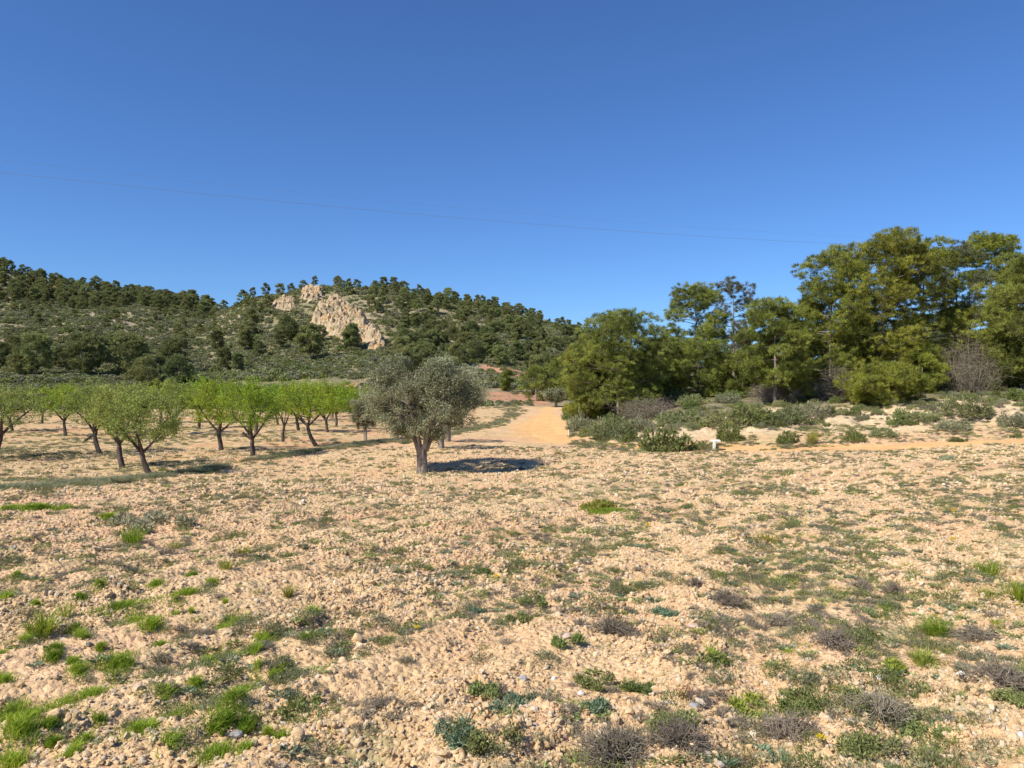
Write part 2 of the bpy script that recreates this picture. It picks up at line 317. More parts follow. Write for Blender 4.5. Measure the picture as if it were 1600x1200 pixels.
def plain(name, c, rough=.7):
    m, n, N = mat(name); tc = N('ShaderNodeTexCoord'); q = noise(n, tc.outputs['Object'], 20, 4, .6)
    cc = mixc(n, .4, c, ramp(n, q, [(.3, .8), (.7, 1.05)]), 'MULTIPLY')
    b = N('ShaderNodeBsdfPrincipled'); b.inputs['Roughness'].default_value = rough; n.links.new(cc, b.inputs['Base Color'])
    o = N('ShaderNodeOutputMaterial'); n.links.new(b.outputs[0], o.inputs[0]); return m
M['paint'] = plain('white_paint', (.76, .74, .67)); M['cable'] = plain('cable_metal', (.22, .23, .25), .5)

# ------------------------------------------------------------------ mesh helpers
class Geo:
    def __init__(s): s.V = []; s.F = []; s.n = 0; s.nv = 0
    def add(s, V, F, mi=0, tint=.5, smooth=False):
        V = np.asarray(V, np.float32).reshape(-1, 3); F = np.asarray(F, np.int64)
        if len(F) == 0: return
        t = np.broadcast_to(np.asarray(tint, np.float32), (len(F),)).copy()
        s.V.append(V); s.F.append((F+s.nv, mi, t, smooth)); s.nv += len(V)
    def mesh(s, name, mats):
        me = bpy.data.meshes.new(name)
        V = np.concatenate(s.V); me.vertices.add(len(V)); me.vertices.foreach_set('co', V.ravel())
        idx = np.concatenate([f[0].ravel() for f in s.F]); tot = np.concatenate([np.full(len(f[0]), f[0].shape[1]) for f in s.F])
        me.loops.add(len(idx)); me.loops.foreach_set('vertex_index', idx.astype(np.int32))
        me.polygons.add(len(tot)); st = np.concatenate([[0], np.cumsum(tot)[:-1]])
        me.polygons.foreach_set('loop_start', st.astype(np.int32)); me.polygons.foreach_set('loop_total', tot.astype(np.int32))
        me.polygons.foreach_set('material_index', np.concatenate([np.full(len(f[0]), f[1]) for f in s.F]).astype(np.int32))
        me.polygons.foreach_set('use_smooth', np.concatenate([np.full(len(f[0]), f[3]) for f in s.F]))
        a = me.attributes.new('tint', 'FLOAT', 'FACE'); a.data.foreach_set('value', np.concatenate([f[2] for f in s.F]).astype(np.float32))
        for m in mats: me.materials.append(m)
        me.update(calc_edges=True); me.validate(); return me
def obj(name, me, parent=None, link=True):
    o = bpy.data.objects.new(name, me)
    if link: COL.objects.link(o)
    if parent: o.parent = parent
    return o
def empty(name, loc, rz=0, sc=1):
    o = bpy.data.objects.new(name, None); COL.objects.link(o); o.empty_display_size = .3
    o.location = loc; o.rotation_euler = (0, 0, rz); o.scale = (sc, sc, sc) if not isinstance(sc, tuple) else sc; return o
def tag(o, label, cat, group=None, kind=None):
    o['label'] = label; o['category'] = cat
    if group: o['group'] = group
    if kind: o['kind'] = kind
    return o
def copy_tree(o):
    c = o.copy(); COL.objects.link(c)
    for ch in o.children:
        d = ch.copy(); COL.objects.link(d); d.parent = c
    return c
def unit(v): return v/np.maximum(np.linalg.norm(v, axis=-1, keepdims=True), 1e-9)
def rdir(r, n, up=0.0, out=None, k=0.0):
    v = unit(r.normal(size=(n, 3))); v[:, 2] += up
    if out is not None: v = v+out*k
    return unit(v)
def leaves(g, r, C, D, L, W, mi=0, tint=None):
    n = len(C); s = unit(np.cross(D, r.normal(size=(n, 3)))); L = np.broadcast_to(L, (n,))[:, None]; W = np.broadcast_to(W, (n,))[:, None]
    V = np.empty((n, 3, 3)); V[:, 0] = C-s*W/2; V[:, 1] = C+s*W/2; V[:, 2] = C+D*L
    g.add(V.reshape(-1, 3), np.arange(3*n).reshape(n, 3), mi, r.random(n) if tint is None else tint)
def rhombs(g, r, C, D, L, W, mi=0, tint=None):
    n = len(C); s = unit(np.cross(D, r.normal(size=(n, 3)))); L = np.broadcast_to(L, (n,))[:, None]; W = np.broadcast_to(W, (n,))[:, None]
    V = np.empty((n, 4, 3)); V[:, 0] = C; V[:, 1] = C+D*L*.5+s*W/2; V[:, 2] = C+D*L; V[:, 3] = C+D*L*.5-s*W/2
    g.add(V.reshape(-1, 3), np.arange(4*n).reshape(n, 4), mi, r.random(n) if tint is None else tint)
def blades(g, r, C, D, L, W, bend=.35, mi=0, tint=None):   # curved grass blades
    n = len(C); s = unit(np.cross(D, np.array([0, 0, 1.])+r.normal(size=(n, 3))*.2)); L = np.broadcast_to(L, (n,))[:, None]; W = np.broadcast_to(W, (n,))[:, None]
    hz = D.copy(); hz[:, 2] = 0; hz = unit(hz+r.normal(size=(n, 3))*[.2, .2, 0])
    m = C+D*L*.55; t = C+D*L*.95+hz*L*bend-np.array([0, 0, 1.])*L*bend*.35
    V = np.stack([C-s*W/2, C+s*W/2, m+s*W*.38, m-s*W*.38, t], 1).reshape(-1, 3); i = np.arange(n)[:, None]*5; tt = r.random(n) if tint is None else np.broadcast_to(tint, (n,))
    g.add(V, i+np.array([0, 1, 2, 3]), mi, tt)
    g.add(V, i+np.array([3, 2, 4]), mi, tt)
def tube(g, P, Rr, sides=5, mi=0, tint=.5, cap=False, rough=0, seed=0):
    P = np.asarray(P, float); n = len(P); Rr = np.broadcast_to(Rr, (n,)).astype(float)
    T = unit(np.gradient(P, axis=0)); ref = np.array([.31, .95, .07]) if abs(T[0][2]) > .5 else np.array([0, 0, 1.])
    A = unit(np.cross(T, ref)); B = np.cross(T, A); an = np.linspace(0, 2*math.pi, sides, endpoint=False)
    rad = Rr[:, None]*np.ones(sides)
    if rough:
        rr = np.random.default_rng(seed); lob = 1+rough*np.cos(an*3+rr.random()*6)[None, :]+rough*.8*np.cos(an*5+np.linspace(0, 3, n)[:, None]+rr.random()*6)
        rad = rad*lob*(1+rough*.5*rr.normal(size=(n, sides)))
    V = P[:, None]+rad[..., None]*(np.cos(an)[None, :, None]*A[:, None]+np.sin(an)[None, :, None]*B[:, None])
    i = np.arange(n-1)[:, None]*sides; j = np.arange(sides)[None, :]; k = (j+1) % sides
    F = np.stack([i+j, i+k, i+sides+k, i+sides+j], -1).reshape(-1, 4)
    g.add(V.reshape(-1, 3), F, mi, tint, True)
    if cap: g.add(V[-1], [list(range(sides))] if True else [], mi, tint)
def bez(a, b, c, n):
    t = np.linspace(0, 1, n)[:, None]; return a*(1-t)**2+2*b*t*(1-t)+c*t*t
class Skel:      # nodes on which further branches may start
    def __init__(s): s.P = np.zeros((0, 3)); s.R = np.zeros(0)
    def add(s, P, Rr): s.P = np.vstack([s.P, P]); s.R = np.concatenate([s.R, np.broadcast_to(Rr, (len(P),))])
def connect(g, r, par, T, k=.022, sides=4, up=.15, pts=5, mi=0, down=1.2, rmin=.006, mx=.7):
    out = Skel()
    for t in T:
        d = par.P-t; c = np.linalg.norm(d, axis=1)+down*np.maximum(0, d[:, 2]+.1*np.linalg.norm(d, axis=1))
        i = int(np.argmin(c)); p0 = par.P[i]; ln = np.linalg.norm(t-p0)+1e-6
        ct = p0+(t-p0)*.5+np.array([0, 0, up*ln])+r.normal(size=3)*ln*.10
        P = bez(p0, ct, t, pts); r0 = max(rmin, min(par.R[i]*mx, k*ln+rmin)); RR = np.linspace(r0, max(rmin*.6, r0*.35), pts)
        tube(g, P, RR, sides, mi); out.add(P[1:], RR[1:])
    return out
def ell_pts(r, n, c, rad, shell=.5):
    v = unit(r.normal(size=(n, 3))); q = r.random(n)**(1/3.); q = shell*(.75+.25*q)+(1-shell)*q
    return np.asarray(c)+v*q[:, None]*np.asarray(rad)
def lump_tint(r, P, s=1.2):
    a = fbm(P[:, 0]*s+P[:, 2]*.7+50, P[:, 1]*s+P[:, 2]*s+50, 2, int(r.integers(1000)))
    return np.clip((a-.5)*1.6+.5+r.normal(size=len(P))*.22, 0, 1)

# ------------------------------------------------------------------ plant builders
def pine_geo(seed, Ht, Wd, base=.22, npad=26, tufts=50, need=30, nl=.17, nw=.034, lean=(0, 0), shape='round', stem_r=.13, twigs=True, gappy=0, pads_extra=()):
    r = np.random.default_rng(seed); gt = Geo(); gc = Geo()
    n = 9; t = np.linspace(0, 1, n); P = np.zeros((n, 3)); P[:, 2] = t*Ht*.93
    P[:, 0] = lean[0]*t+np.cumsum(r.normal(size=n))*.035*Ht/6*(t > 0); P[:, 1] = lean[1]*t+np.cumsum(r.normal(size=n))*.035*Ht/6*(t > 0)
    RR = stem_r*(1-t*.86); RR[0] *= 1.25; P[0, 2] = -.25
    tube(gt, P, RR, 8); sk = Skel(); m = np.linspace(.12, 1, 40); sk.add(np.stack([np.interp(m, t, P[:, i]) for i in range(3)], 1), np.interp(m, t, RR))
    pads = []
    for i in range(npad):
        f = base+(1-base)*((i+.5)/npad); a = i*2.4+r.normal()*.5
        if shape == 'umbrella': f = .68+.32*((i+.5)/npad); wf = (1-((f-.68)/.36)**2)**.5*1.0
        elif shape == 'cone': wf = (1-f)**.7*1.15+.1
        else: wf = min(1, .62+.9*(f-base))*max(.06, (1-((f-.35)/.70)**2 if f > .35 else 1))**.55
        rr = Wd/2*wf*(.45+.5*r.random()); x = rr*math.cos(a); y = rr*math.sin(a)
        cz = f*Ht+.06*Ht*r.normal()*.4; cz = min(cz, Ht*.96)
        s = np.interp(cz, P[:, 2], P[:, 0]), np.interp(cz, P[:, 2], P[:, 1])
        pr = Wd*(.13+.06*r.random())*(1.0 if shape != 'umbrella' else 1.2); pads.append((x+s[0], y+s[1], cz, pr, pr*(.5 if shape == 'umbrella' else .62)))
    pads.append((P[-1, 0], P[-1, 1], Ht*.94, Wd*.14, Wd*.10))
    pads += list(pads_extra)
    T1 = np.array([(p[0], p[1], p[2]-p[4]*.5) for p in pads]); l1 = connect(gt, r, sk, T1, .020, 5, -.05, 6, down=.9)
    allt = []
    for p in pads:
        k = int(tufts*(.7+.6*r.random())*(p[3]/(Wd*.16))**1.2)
        q = ell_pts(r, k, p[:3], (p[3], p[3], p[4]), .55); q[:, 2] += np.abs(r.normal(size=k))*.05
        allt.append(q)
    tf = np.vstack(allt)
    if Ht > 5.9 or need >= 30: tf = tf[r.random(len(tf)) < .97]; need = int(need*1.3); nw *= .92; tight = .30
    else: tight = .30
    if twigs: sub = tf[::4]; l1b = Skel(); l1b.add(np.vstack([l1.P, sk.P]), np.concatenate([l1.R, sk.R])); connect(gt, r, l1b, sub, .010, 3, .1, 4, rmin=.007)
    tf = tf[tf[:, 2] > .12]
    if gappy: keep = fbm(tf[:, 0]*1.1+9, tf[:, 2]*1.1+tf[:, 1]*.6, 2, seed) > gappy; tf = tf[keep]
    C = np.repeat(tf, need, axis=0); axis = np.zeros_like(tf); axis[:, :2] = tf[:, :2]/(Wd/2)*.6; axis[:, 2] = .95
    D = rdir(r, len(C), 0, np.repeat(axis, need, 0), .8); C = C+D*(.02+.06*r.random(len(C)))[:, None]+r.normal(size=C.shape)*nl*tight*[1, 1, .7]
    tt = np.clip(np.repeat(lump_tint(r, tf), need)+r.normal(size=len(C))*.12, 0, 1)
    leaves(gc, r, C, D, nl*(.6+.8*r.random(len(C))), nw, 0, tt)
    return gt, gc
def almond_geo(seed, Ht=2.9, Wd=2.4, lean=(0., 0.), fork=.85, n_tw=230, lv=26, stub=None, dens=1.0, ll=.075, lw=.034):
    r = np.random.default_rng(seed); gt = Geo(); gc = Geo()
    f = np.array([lean[0], lean[1], fork]); P = bez(np.array([0, 0, -.12]), np.array([lean[0]*.9 if abs(lean[0]) > .2 else -.08, lean[1]*.4, fork*.45]), f, 7)
    tube(gt, P, np.linspace(.105, .072, 7)*(Ht/2.9), 9, rough=.10, seed=seed); sk = Skel(); sk.add(P[4:], .08)
    nl = 4; T = []
    for i in range(nl):
        a = i*2*math.pi/nl+r.random()*.9; T.append((f[0]*1.0+math.cos(a)*Wd*.27, f[1]+math.sin(a)*Wd*.27, fork+(Ht-fork)*(.42+.12*r.random())))
    T = np.array(T); sk2 = Skel(); sk2.add(f[None], .085); l1 = connect(gt, r, sk2, T, .045, 6, .0, 7, mx=.8)
    if stub is not None: tube(gt, bez(f, f+np.array(stub)*.5+np.array([0, 0, -.04]), f+np.array(stub), 5), [.065, .06, .055, .055, .052], 7, cap=True)
    c = np.array([f[0]*.8, f[1], fork+(Ht-fork)*.52]); rad = np.array([Wd/2, Wd/2, (Ht-fork)*.55])
    T2 = ell_pts(r, 26, c, rad*.8, .4); T2 = T2[T2[:, 2] > fork+.1]; l2 = connect(gt, r, l1, T2, .020, 4, .02, 5, mx=.6)
    T3 = ell_pts(r, n_tw, c, rad, .3)
    lo = c[2]-rad[2]*.35; T3[:, 2] = np.where(T3[:, 2] < lo, lo+(T3[:, 2]-lo)*.45, T3[:, 2])
    wob = fbm(T3[:, 0]*1.6+30, T3[:, 2]*1.3+T3[:, 1]*1.6, 2, seed); T3 = T3[wob > .42]
    T3[:, 2] += r.random(len(T3))**2*.42; T3[:, :2] *= 1+.12*r.normal(size=(len(T3), 1))
    al = Skel(); al.add(np.vstack([l1.P, l2.P]), np.concatenate([l1.R, l2.R])); l3 = connect(gt, r, al, T3, .006, 3, .05, 4, rmin=.005)
    k = int(lv*dens); B = np.repeat(l3.P, max(1, k//3), 0); D = rdir(r, len(B), .35); C = B+r.normal(size=B.shape)*.055
    tt = np.clip(np.repeat(lump_tint(r, l3.P), max(1, k//3))+r.normal(size=len(B))*.1, 0, 1)
    rhombs(gc, r, C, D, ll*(.6+.8*r.random(len(B))), lw, 0, tt); return gt, gc
def olive_geo(seed, Ht, Wd, fork=.95, tr=.17, ntw=900, lv=72, nlimb=5, ll=.085, lw=.022, zc=.63):
    r = np.random.default_rng(seed); gt = Geo(); gc = Geo()
    P = np.array([(0, 0, -.15), (.01, 0, .1), (.0, .0, .4), (-.02, .01, fork*.75), (-.03, 0, fork)]); 
    t = np.linspace(0, 1, 12); tt_ = np.linspace(0, 1, 5); P = np.stack([np.interp(t, tt_, P[:, i]) for i in range(3)], 1)
    tube(gt, P, tr*np.interp(t, [0, .15, .5, 1], [1.35, 1.05, .92, 1.12]), 18, rough=.10, seed=seed)
    T = []
    for i in range(nlimb):
        a = -2.9+i*2*math.pi/nlimb+r.normal()*.2; T.append((math.cos(a)*Wd*.22, math.sin(a)*Wd*.20, fork+(Ht-fork)*(.33+.15*r.random())))
    l1 = Skel()
    for i, q in enumerate(T):
        q = np.array(q); p0 = np.array([q[0]*.12, q[1]*.12, fork*.80]); B = bez(p0, p0+np.array([q[0]*.25, q[1]*.25, (q[2]-p0[2])*.55]), q, 8)
        RR = np.linspace(tr*.46, tr*.24, 8); tube(gt, B, RR, 9, rough=.07, seed=seed+i); l1.add(B[3:], RR[3:])
    c = np.array([0, 0, Ht*zc]); rad = np.array([Wd/2, Wd/2, Ht*(1-zc)*1.02])
    T2 = ell_pts(r, 60, c, rad*.78, .45); T2 = T2[T2[:, 2] > fork*1.1]; l2 = connect(gt, r, l1, T2, .018, 5, .0, 6)
    lob = ell_pts(r, 85, c, rad*.86, .75); lob = lob[lob[:, 2] > fork*.98]; tf = []
    for q in lob:
        s = Wd*(.055+.05*r.random()); tf.append(ell_pts(r, max(4, ntw//len(lob)), q, (s, s, s*.9), .5))
    tf = np.vstack(tf); al = Skel(); al.add(np.vstack([l1.P, l2.P]), np.concatenate([l1.R, l2.R])); l3 = connect(gt, r, al, tf, .006, 3, .03, 4, rmin=.004)
    B = np.repeat(l3.P, lv//3, 0); out = unit(B-c); D = rdir(r, len(B), .15, out, .5); C = B+r.normal(size=B.shape)*.06
    tt = np.clip(np.repeat(lump_tint(r, l3.P, .9), lv//3)+r.normal(size=len(B))*.22, 0, 1)
    rhombs(gc, r, C, D, ll*(.6+.8*r.random(len(B))), lw, 0, tt); return gt, gc
def shrub_geo(seed, w_, h, n=220, lv=14, ll=.07, lw=.016, spread=.9, stems=26):
    r = np.random.default_rng(seed); gs = Geo(); gl = Geo()
    tips = ell_pts(r, n, (0, 0, h*.25), (w_/2, w_/2, h*.75), .65); tips[:, 2] = np.abs(tips[:, 2]-.02)+.02
    wob = fbm(tips[:, 0]*3.5/w_+30, tips[:, 1]*3.5/w_+30, 2, seed); tips[:, 2] *= .25+1.5*wob; tips[:, :2] *= (.65+.7*fbm(np.arctan2(tips[:, 1], tips[:, 0])*1.3+20, tips[:, 2]*0, 2, seed+3))[:, None]
    for q in tips[:stems]: tube(gs, bez(np.array([q[0]*.1, q[1]*.1, -.03]), np.array([q[0]*.35, q[1]*.35, q[2]*.7]), q, 4), [.012, .009, .006, .003], 3, 0)
    B = np.repeat(tips, lv, 0); back = (r.random(len(B))*.28*h)[:, None]; D = rdir(r, len(B), .75, B/np.array([w_, w_, h])*1.2, spread)
    C = B-D*back*.8+r.normal(size=B.shape)*.02
    tt = np.clip(np.repeat(lump_tint(r, tips, 3), lv)+r.normal(size=len(B))*.15, 0, 1); C[:, 2] = np.maximum(C[:, 2], -.02)
    rhombs(gl, r, C, D, ll*(.6+.8*r.random(len(B))), lw, 0, tt); return gs, gl
def mat_geo(seed, w_, h, n, lv, ll, lw):       # low ragged mat of several lobes
    r = np.random.default_rng(seed); gs = Geo(); gl = Geo(); k = int(r.integers(4, 8)); c = r.normal(size=(k, 2))*w_*.24; q = r.integers(0, k, n); rad = w_*(.10+.12*r.random(k))
    a = r.random(n)*6.28; e = r.random(n)**.6; P = np.stack([c[q, 0]+np.cos(a)*e*rad[q], c[q, 1]+np.sin(a)*e*rad[q]*.8, h*(.25+.9*r.random(n))*(1-.6*e)], 1)
    for t in P[:24]: b = np.array([t[0]*.6, t[1]*.6, -.01]); tube(gs, bez(b, (b+t)/2+np.array([0, 0, h*.4]), t, 4), [.003, .0025, .002, .001], 3)
    B = np.repeat(P, lv, 0); D = rdir(r, len(B), .6); C = B+r.normal(size=B.shape)*[.014, .014, .008]*(w_/.3); C[:, 2] = np.maximum(C[:, 2], 0)
    rhombs(gl, r, C, D, ll*(.5+.9*r.random(len(B))), lw, 0, np.clip(np.repeat(r.random(n), lv)*.6+r.random(len(B))*.5, 0, 1)); return gs, gl
def twigball_geo(seed, w_, h, n=160):
    r = np.random.default_rng(seed); g = Geo()
    for i in range(n):
        a = r.random()*6.28; e = r.random()**.6; q = np.array([math.cos(a)*w_/2*e, math.sin(a)*w_/2*e, h*(1-.75*e*e)*(.6+.5*r.random())])
        s = np.array([q[0]*.25*r.random(), q[1]*.25*r.random(), -.01]); c = s+(q-s)*.5+r.normal(size=3)*w_*.09; c[2] = abs(c[2])
        tube(g, bez(s, c, q, 4), [.0035, .003, .0022, .001], 3, 0, r.random())
        for _ in range(2): tube(g, bez(c, c+(q-c)*.5+r.normal(size=3)*w_*.05, q+r.normal(size=3)*w_*.09, 3), [.002, .0016, .0008], 3, 0, r.random())
    return g
def tuft_geo(seed, n, L, W, rad, spread=.5, bend=.3):
    r = np.random.default_rng(seed); g = Geo(); a = r.random(n)*6.28; q = rad*r.random(n)**.7; C = np.stack([np.cos(a)*q, np.sin(a)*q, np.full(n, -.008)], 1)
    D = unit(np.stack([np.cos(a)*spread*q/rad, np.sin(a)*spread*q/rad, np.ones(n)], 1)+r.normal(size=(n, 3))*.15); blades(g, r, C, D, L*(.45+.7*r.random(n)), W, bend, 0); return g
def rosette_geo(seed, n, rad, L, W, lift=.35):
    r = np.random.default_rng(seed); g = Geo(); a = r.random(n)*6.28; q = rad*r.random(n)**.6; C = np.stack([np.cos(a)*q, np.sin(a)*q, .005+.02*r.random(n)], 1)
    a2 = a+r.normal(size=n)*.9; D = unit(np.stack([np.cos(a2), np.sin(a2), lift+.5*r.random(n)], 1)); rhombs(g, r, C, D, L*(.6+.7*r.random(n)), W, 0); return g
def stone_mesh(seed, mats, sub=2, flat=.7, angular=.5, blocky=False):
    import bmesh
    r = np.random.default_rng(seed); bm = bmesh.new()
    if blocky:
        bmesh.ops.create_cube(bm, size=1.4); bmesh.ops.bevel(bm, geom=bm.edges[:], offset=.16, segments=1, affect='EDGES'); bmesh.ops.subdivide_edges(bm, edges=bm.edges[:], cuts=1)
    else: bmesh.ops.create_icosphere(bm, subdivisions=sub, radius=1)
    sc = np.array([1, .7+.3*r.random(), flat*(.8+.4*r.random())]); pl = unit(r.normal(size=(7, 3))); pd = .62+.3*r.random(7); sh = r.random(3)*50
    for v in bm.verts:
        p = np.array(v.co); 
        for k in range(7):
            e = p@pl[k]-pd[k]
            if e > 0: p = p-pl[k]*e*(angular+.4)
        q = vn(p[0]*2.2+sh[0], p[1]*2.2+p[2]*2.2+sh[1], seed)-.5; p = p*(1+q*.45)*sc; v.co = p
    me = bpy.data.meshes.new('stone'); bm.to_mesh(me); bm.free()
    for m in mats: me.materials.append(m)
    if not blocky or True:
        me.polygons.foreach_set('use_smooth', np.full(len(me.polygons), angular < .35)); me.update()
    return me

# scatter instances of source meshes on points: only for uncountable ground cover and gravel
def scatter(name, P, rot, scl, idx, srcs, label, cat):
    col = bpy.data.collections.new(name+'_sources')
    for i, me in enumerate(srcs):
        o = bpy.data.objects.new('%s_source_%02d' % (name, i), me); col.objects.link(o)
    me = bpy.data.meshes.new(name); n = len(P); me.vertices.add(n); me.vertices.foreach_set('co', np.asarray(P, np.float32).ravel())
    for nm, ty, f, a in (('rot', 'FLOAT_VECTOR', 'vector', rot), ('scl', 'FLOAT_VECTOR', 'vector', scl), ('idx', 'INT', 'value', idx)):
        at = me.attributes.new(nm, ty, 'POINT'); at.data.foreach_set(f, np.ascontiguousarray(a, np.int32 if ty == 'INT' else np.float32).ravel())
    o = obj(name, me); gn = bpy.data.node_groups.new(name+'_nodes', 'GeometryNodeTree')
    gn.interface.new_socket('Geometry', in_out='INPUT', socket_type='NodeSocketGeometry'); gn.interface.new_socket('Geometry', in_out='OUTPUT', socket_type='NodeSocketGeometry')
    N = gn.nodes.new; gi = N('NodeGroupInput'); go = N('NodeGroupOutput'); ci = N('GeometryNodeCollectionInfo'); ip = N('GeometryNodeInstanceOnPoints')
    ci.inputs['Collection'].default_value = col; ci.inputs['Separate Children'].default_value = True; ci.inputs['Reset Children'].default_value = True
    def na(a, t): d = N('GeometryNodeInputNamedAttribute'); d.data_type = t; d.inputs['Name'].default_value = a; return d.outputs[0]
    L = gn.links.new; L(gi.outputs[0], ip.inputs['Points']); L(ci.outputs[0], ip.inputs['Instance']); ip.inputs['Pick Instance'].default_value = True
    L(na('idx', 'INT'), ip.inputs['Instance Index']); L(na('rot', 'FLOAT_VECTOR'), ip.inputs['Rotation']); L(na('scl', 'FLOAT_VECTOR'), ip.inputs['Scale']); L(ip.outputs[0], go.inputs[0])
    md = o.modifiers.new('scatter', 'NODES'); md.node_group = gn
    o['kind'] = 'stuff'; tag(o, label, cat); return o

# ================================================================== GROUND
def make_ground():
    rows = list(np.linspace(.35, 2.4, 8)); q = 2.45
    while q < 15: rows.append(q); q *= 1.0042
    while q < 60: rows.append(q); q *= 1.0085
    while q < 420: rows.append(q); q *= 1.016
    while q < 3000: rows.append(q); q *= 1.15
    rows = np.array(rows); an = list(np.arange(-37, 37.001, .14)); a = 37.5
    side = []
    while a < 60: side.append(a); a += .5
    while a < 180: side.append(a); a += 4
    an = np.radians(np.array([-s for s in side[::-1]]+an+side)); nr, na = len(rows), len(an)
    rr, aa = np.meshgrid(rows, an, indexing='ij')
    x = rr*np.sin(aa); y = rr*np.cos(aa); m = masks(x, y); z = HT(x, y, True, m)
    z = z-sstep(500, 2500, rr)*20
    V = np.stack([x, y, z], -1).reshape(-1, 3); i = np.arange(nr-1)[:, None]*na; j = np.arange(na)[None]; k = (j+1) % na
    F = np.stack([i+j, i+k, i+na+k, i+na+j], -1).reshape(-1, 4)[:, ::-1]
    V = np.vstack([V, [[0, 0, 0]]]); c = len(V)-1; cap = np.array([(c, (q+1) % na, q) for q in range(na)])
    g = Geo(); g.add(V, F[:, ::-1], 0, .5, True); g.F.append((cap[:, ::-1], 0, np.full(na, .5, np.float32), True))
    me = g.mesh('ground', [M['ground']])
    px = m['px']
    def ell(cx, cY, wx, wY, jx=60): return np.clip(1.25-np.hypot((px-cx)/wx, (y-cY)/wY)+(fbm(x*.25, y*.25, 3, 66)-.5)*1.2, 0, 1)*(y > 60)
    red = np.zeros_like(px)
    for e in ((775, 134, 42, 7), (810, 128, 28, 4), (800, 100, 45, 4), (845, 100, 40, 3), (790, 108, 22, 3), (820, 92, 75, 8), (560, 112, 60, 4), (330, 108, 80, 3), (880, 96, 20, 2.5), (30, 92, 60, 6), (-150, 92, 90, 6)): red = np.maximum(red, sstep(.2, .6, ell(*e)))
    bare = np.zeros_like(px)
    for e in ((590, 150, 28, 20), (640, 225, 25, 8), (195, 205, 30, 9), (700, 165, 12, 7), (480, 222, 30, 14), (640, 120, 60, 6), (450, 205, 20, 10)): bare = np.maximum(bare, .85*sstep(.2, .7, ell(*e)))
    weed = (.35+.65*sstep(.42, .6, fbm(x*.35, y*.35, 3, 71)))*np.where(px > 500, 1, .85)
    for nm, arr in (('track', m['track']), ('hill', m['hill']), ('bank', m['bank']), ('orch', m['orch']), ('red', red*m['hill'] if False else red), ('bare', bare), ('weed', weed)):
        a_ = me.attributes.new(nm, 'FLOAT', 'POINT'); a_.data.foreach_set('value', np.append(np.asarray(arr, np.float32).ravel(), 0).astype(np.float32))
    o = obj('ground', me); o['kind'] = 'structure'; return o
make_ground()

# rock outcrops on the hill
def make_outcrop(name, label, x0, x1, Y0, Y1, outline, hgt, seed, nx=150, ny=110):
    u = np.linspace(x0, x1, nx); v = np.linspace(Y0, Y1, ny); uu, vv = np.meshgrid(u, v, indexing='ij')
    X = (uu-800)/FPX*vv; s = (uu-x0)/(x1-x0); t = (vv-Y0)/(Y1-Y0)
    env = outline(s, t)
    rid = 1-np.abs(fbm(X*.22, vv*.10, 4, seed)-.5)*4; ck, hv = worley(X*.30, vv*.22, seed+2); ck2, hv2 = worley(X*.9, vv*.7, seed+3)
    rd2 = 1-np.abs(fbm(X*.55+3, vv*.28, 3, seed+8)-.5)*5; b = hgt*env*(.35+.5*np.clip(rid, 0, 1)+.7*hv)+env*(hv2*1.1-ck2*.8+.9*np.clip(rd2, -.4, 1))-.8*(env < .02)
    Z = HT(X, vv, False)-1.2*(1-np.minimum(1, env*6))+b
    j = env*.55; X2 = X+(fbm(X*.5, vv*.5, 3, seed+5)-.5)*3*j; V2 = vv+(fbm(X*.5+9, vv*.5, 3, seed+6)-.5)*4*j
    V = np.stack([X2, V2, Z], -1).reshape(-1, 3); i = np.arange(nx-1)[:, None]*ny; k = np.arange(ny-1)[None]
    F = np.stack([i+k, i+ny+k, i+ny+k+1, i+k+1], -1).reshape(-1, 4); g = Geo(); g.add(V, F)
    o = obj(name, g.mesh(name, [M['rock']])); tag(o, label, 'rock outcrop', 'pale limestone outcrops on the hill'); return o
def edge(a, w_): return sstep(0, w_, a)
def out_main(s, t):     # a crag with a steep foot, peak left of the middle, spur down to the right
    top = np.interp(s, [0, .12, .30, .45, .7, 1], [.35, .62, .96, .90, .50, .15]); bot = np.interp(s, [0, .2, .45, .75, 1], [.28, .24, .10, .02, .0])
    n = (fbm(s*9, t*9, 3, 91)-.5)*.16; return edge(t-bot+n, .16)*edge(top-t+n, .35)*edge(s, .12)*edge(1-s, .22)
def out_blob(s, t):
    n = (fbm(s*7, t*7, 3, 92)-.5)*.5; d = np.hypot((s-.5)*2, (t-.5)*2)+n; return edge(1-d, .55)*edge(t-.05, .25)
make_outcrop('rock_outcrop', 'large pale limestone crag with orange stains on the hillside', 474, 616, 148, 222, out_main, 2.2, 300, 190, 150)
make_outcrop('rock_outcrop', 'small pale rock ledge just below the hilltop, left above the large crag', 468, 508, 206, 240, out_blob, .8, 310, 60, 60)
make_outcrop('rock_outcrop', 'low pinkish rock ledge on the left shoulder of the hill', 424, 466, 198, 224, out_blob, .6, 320, 60, 60)

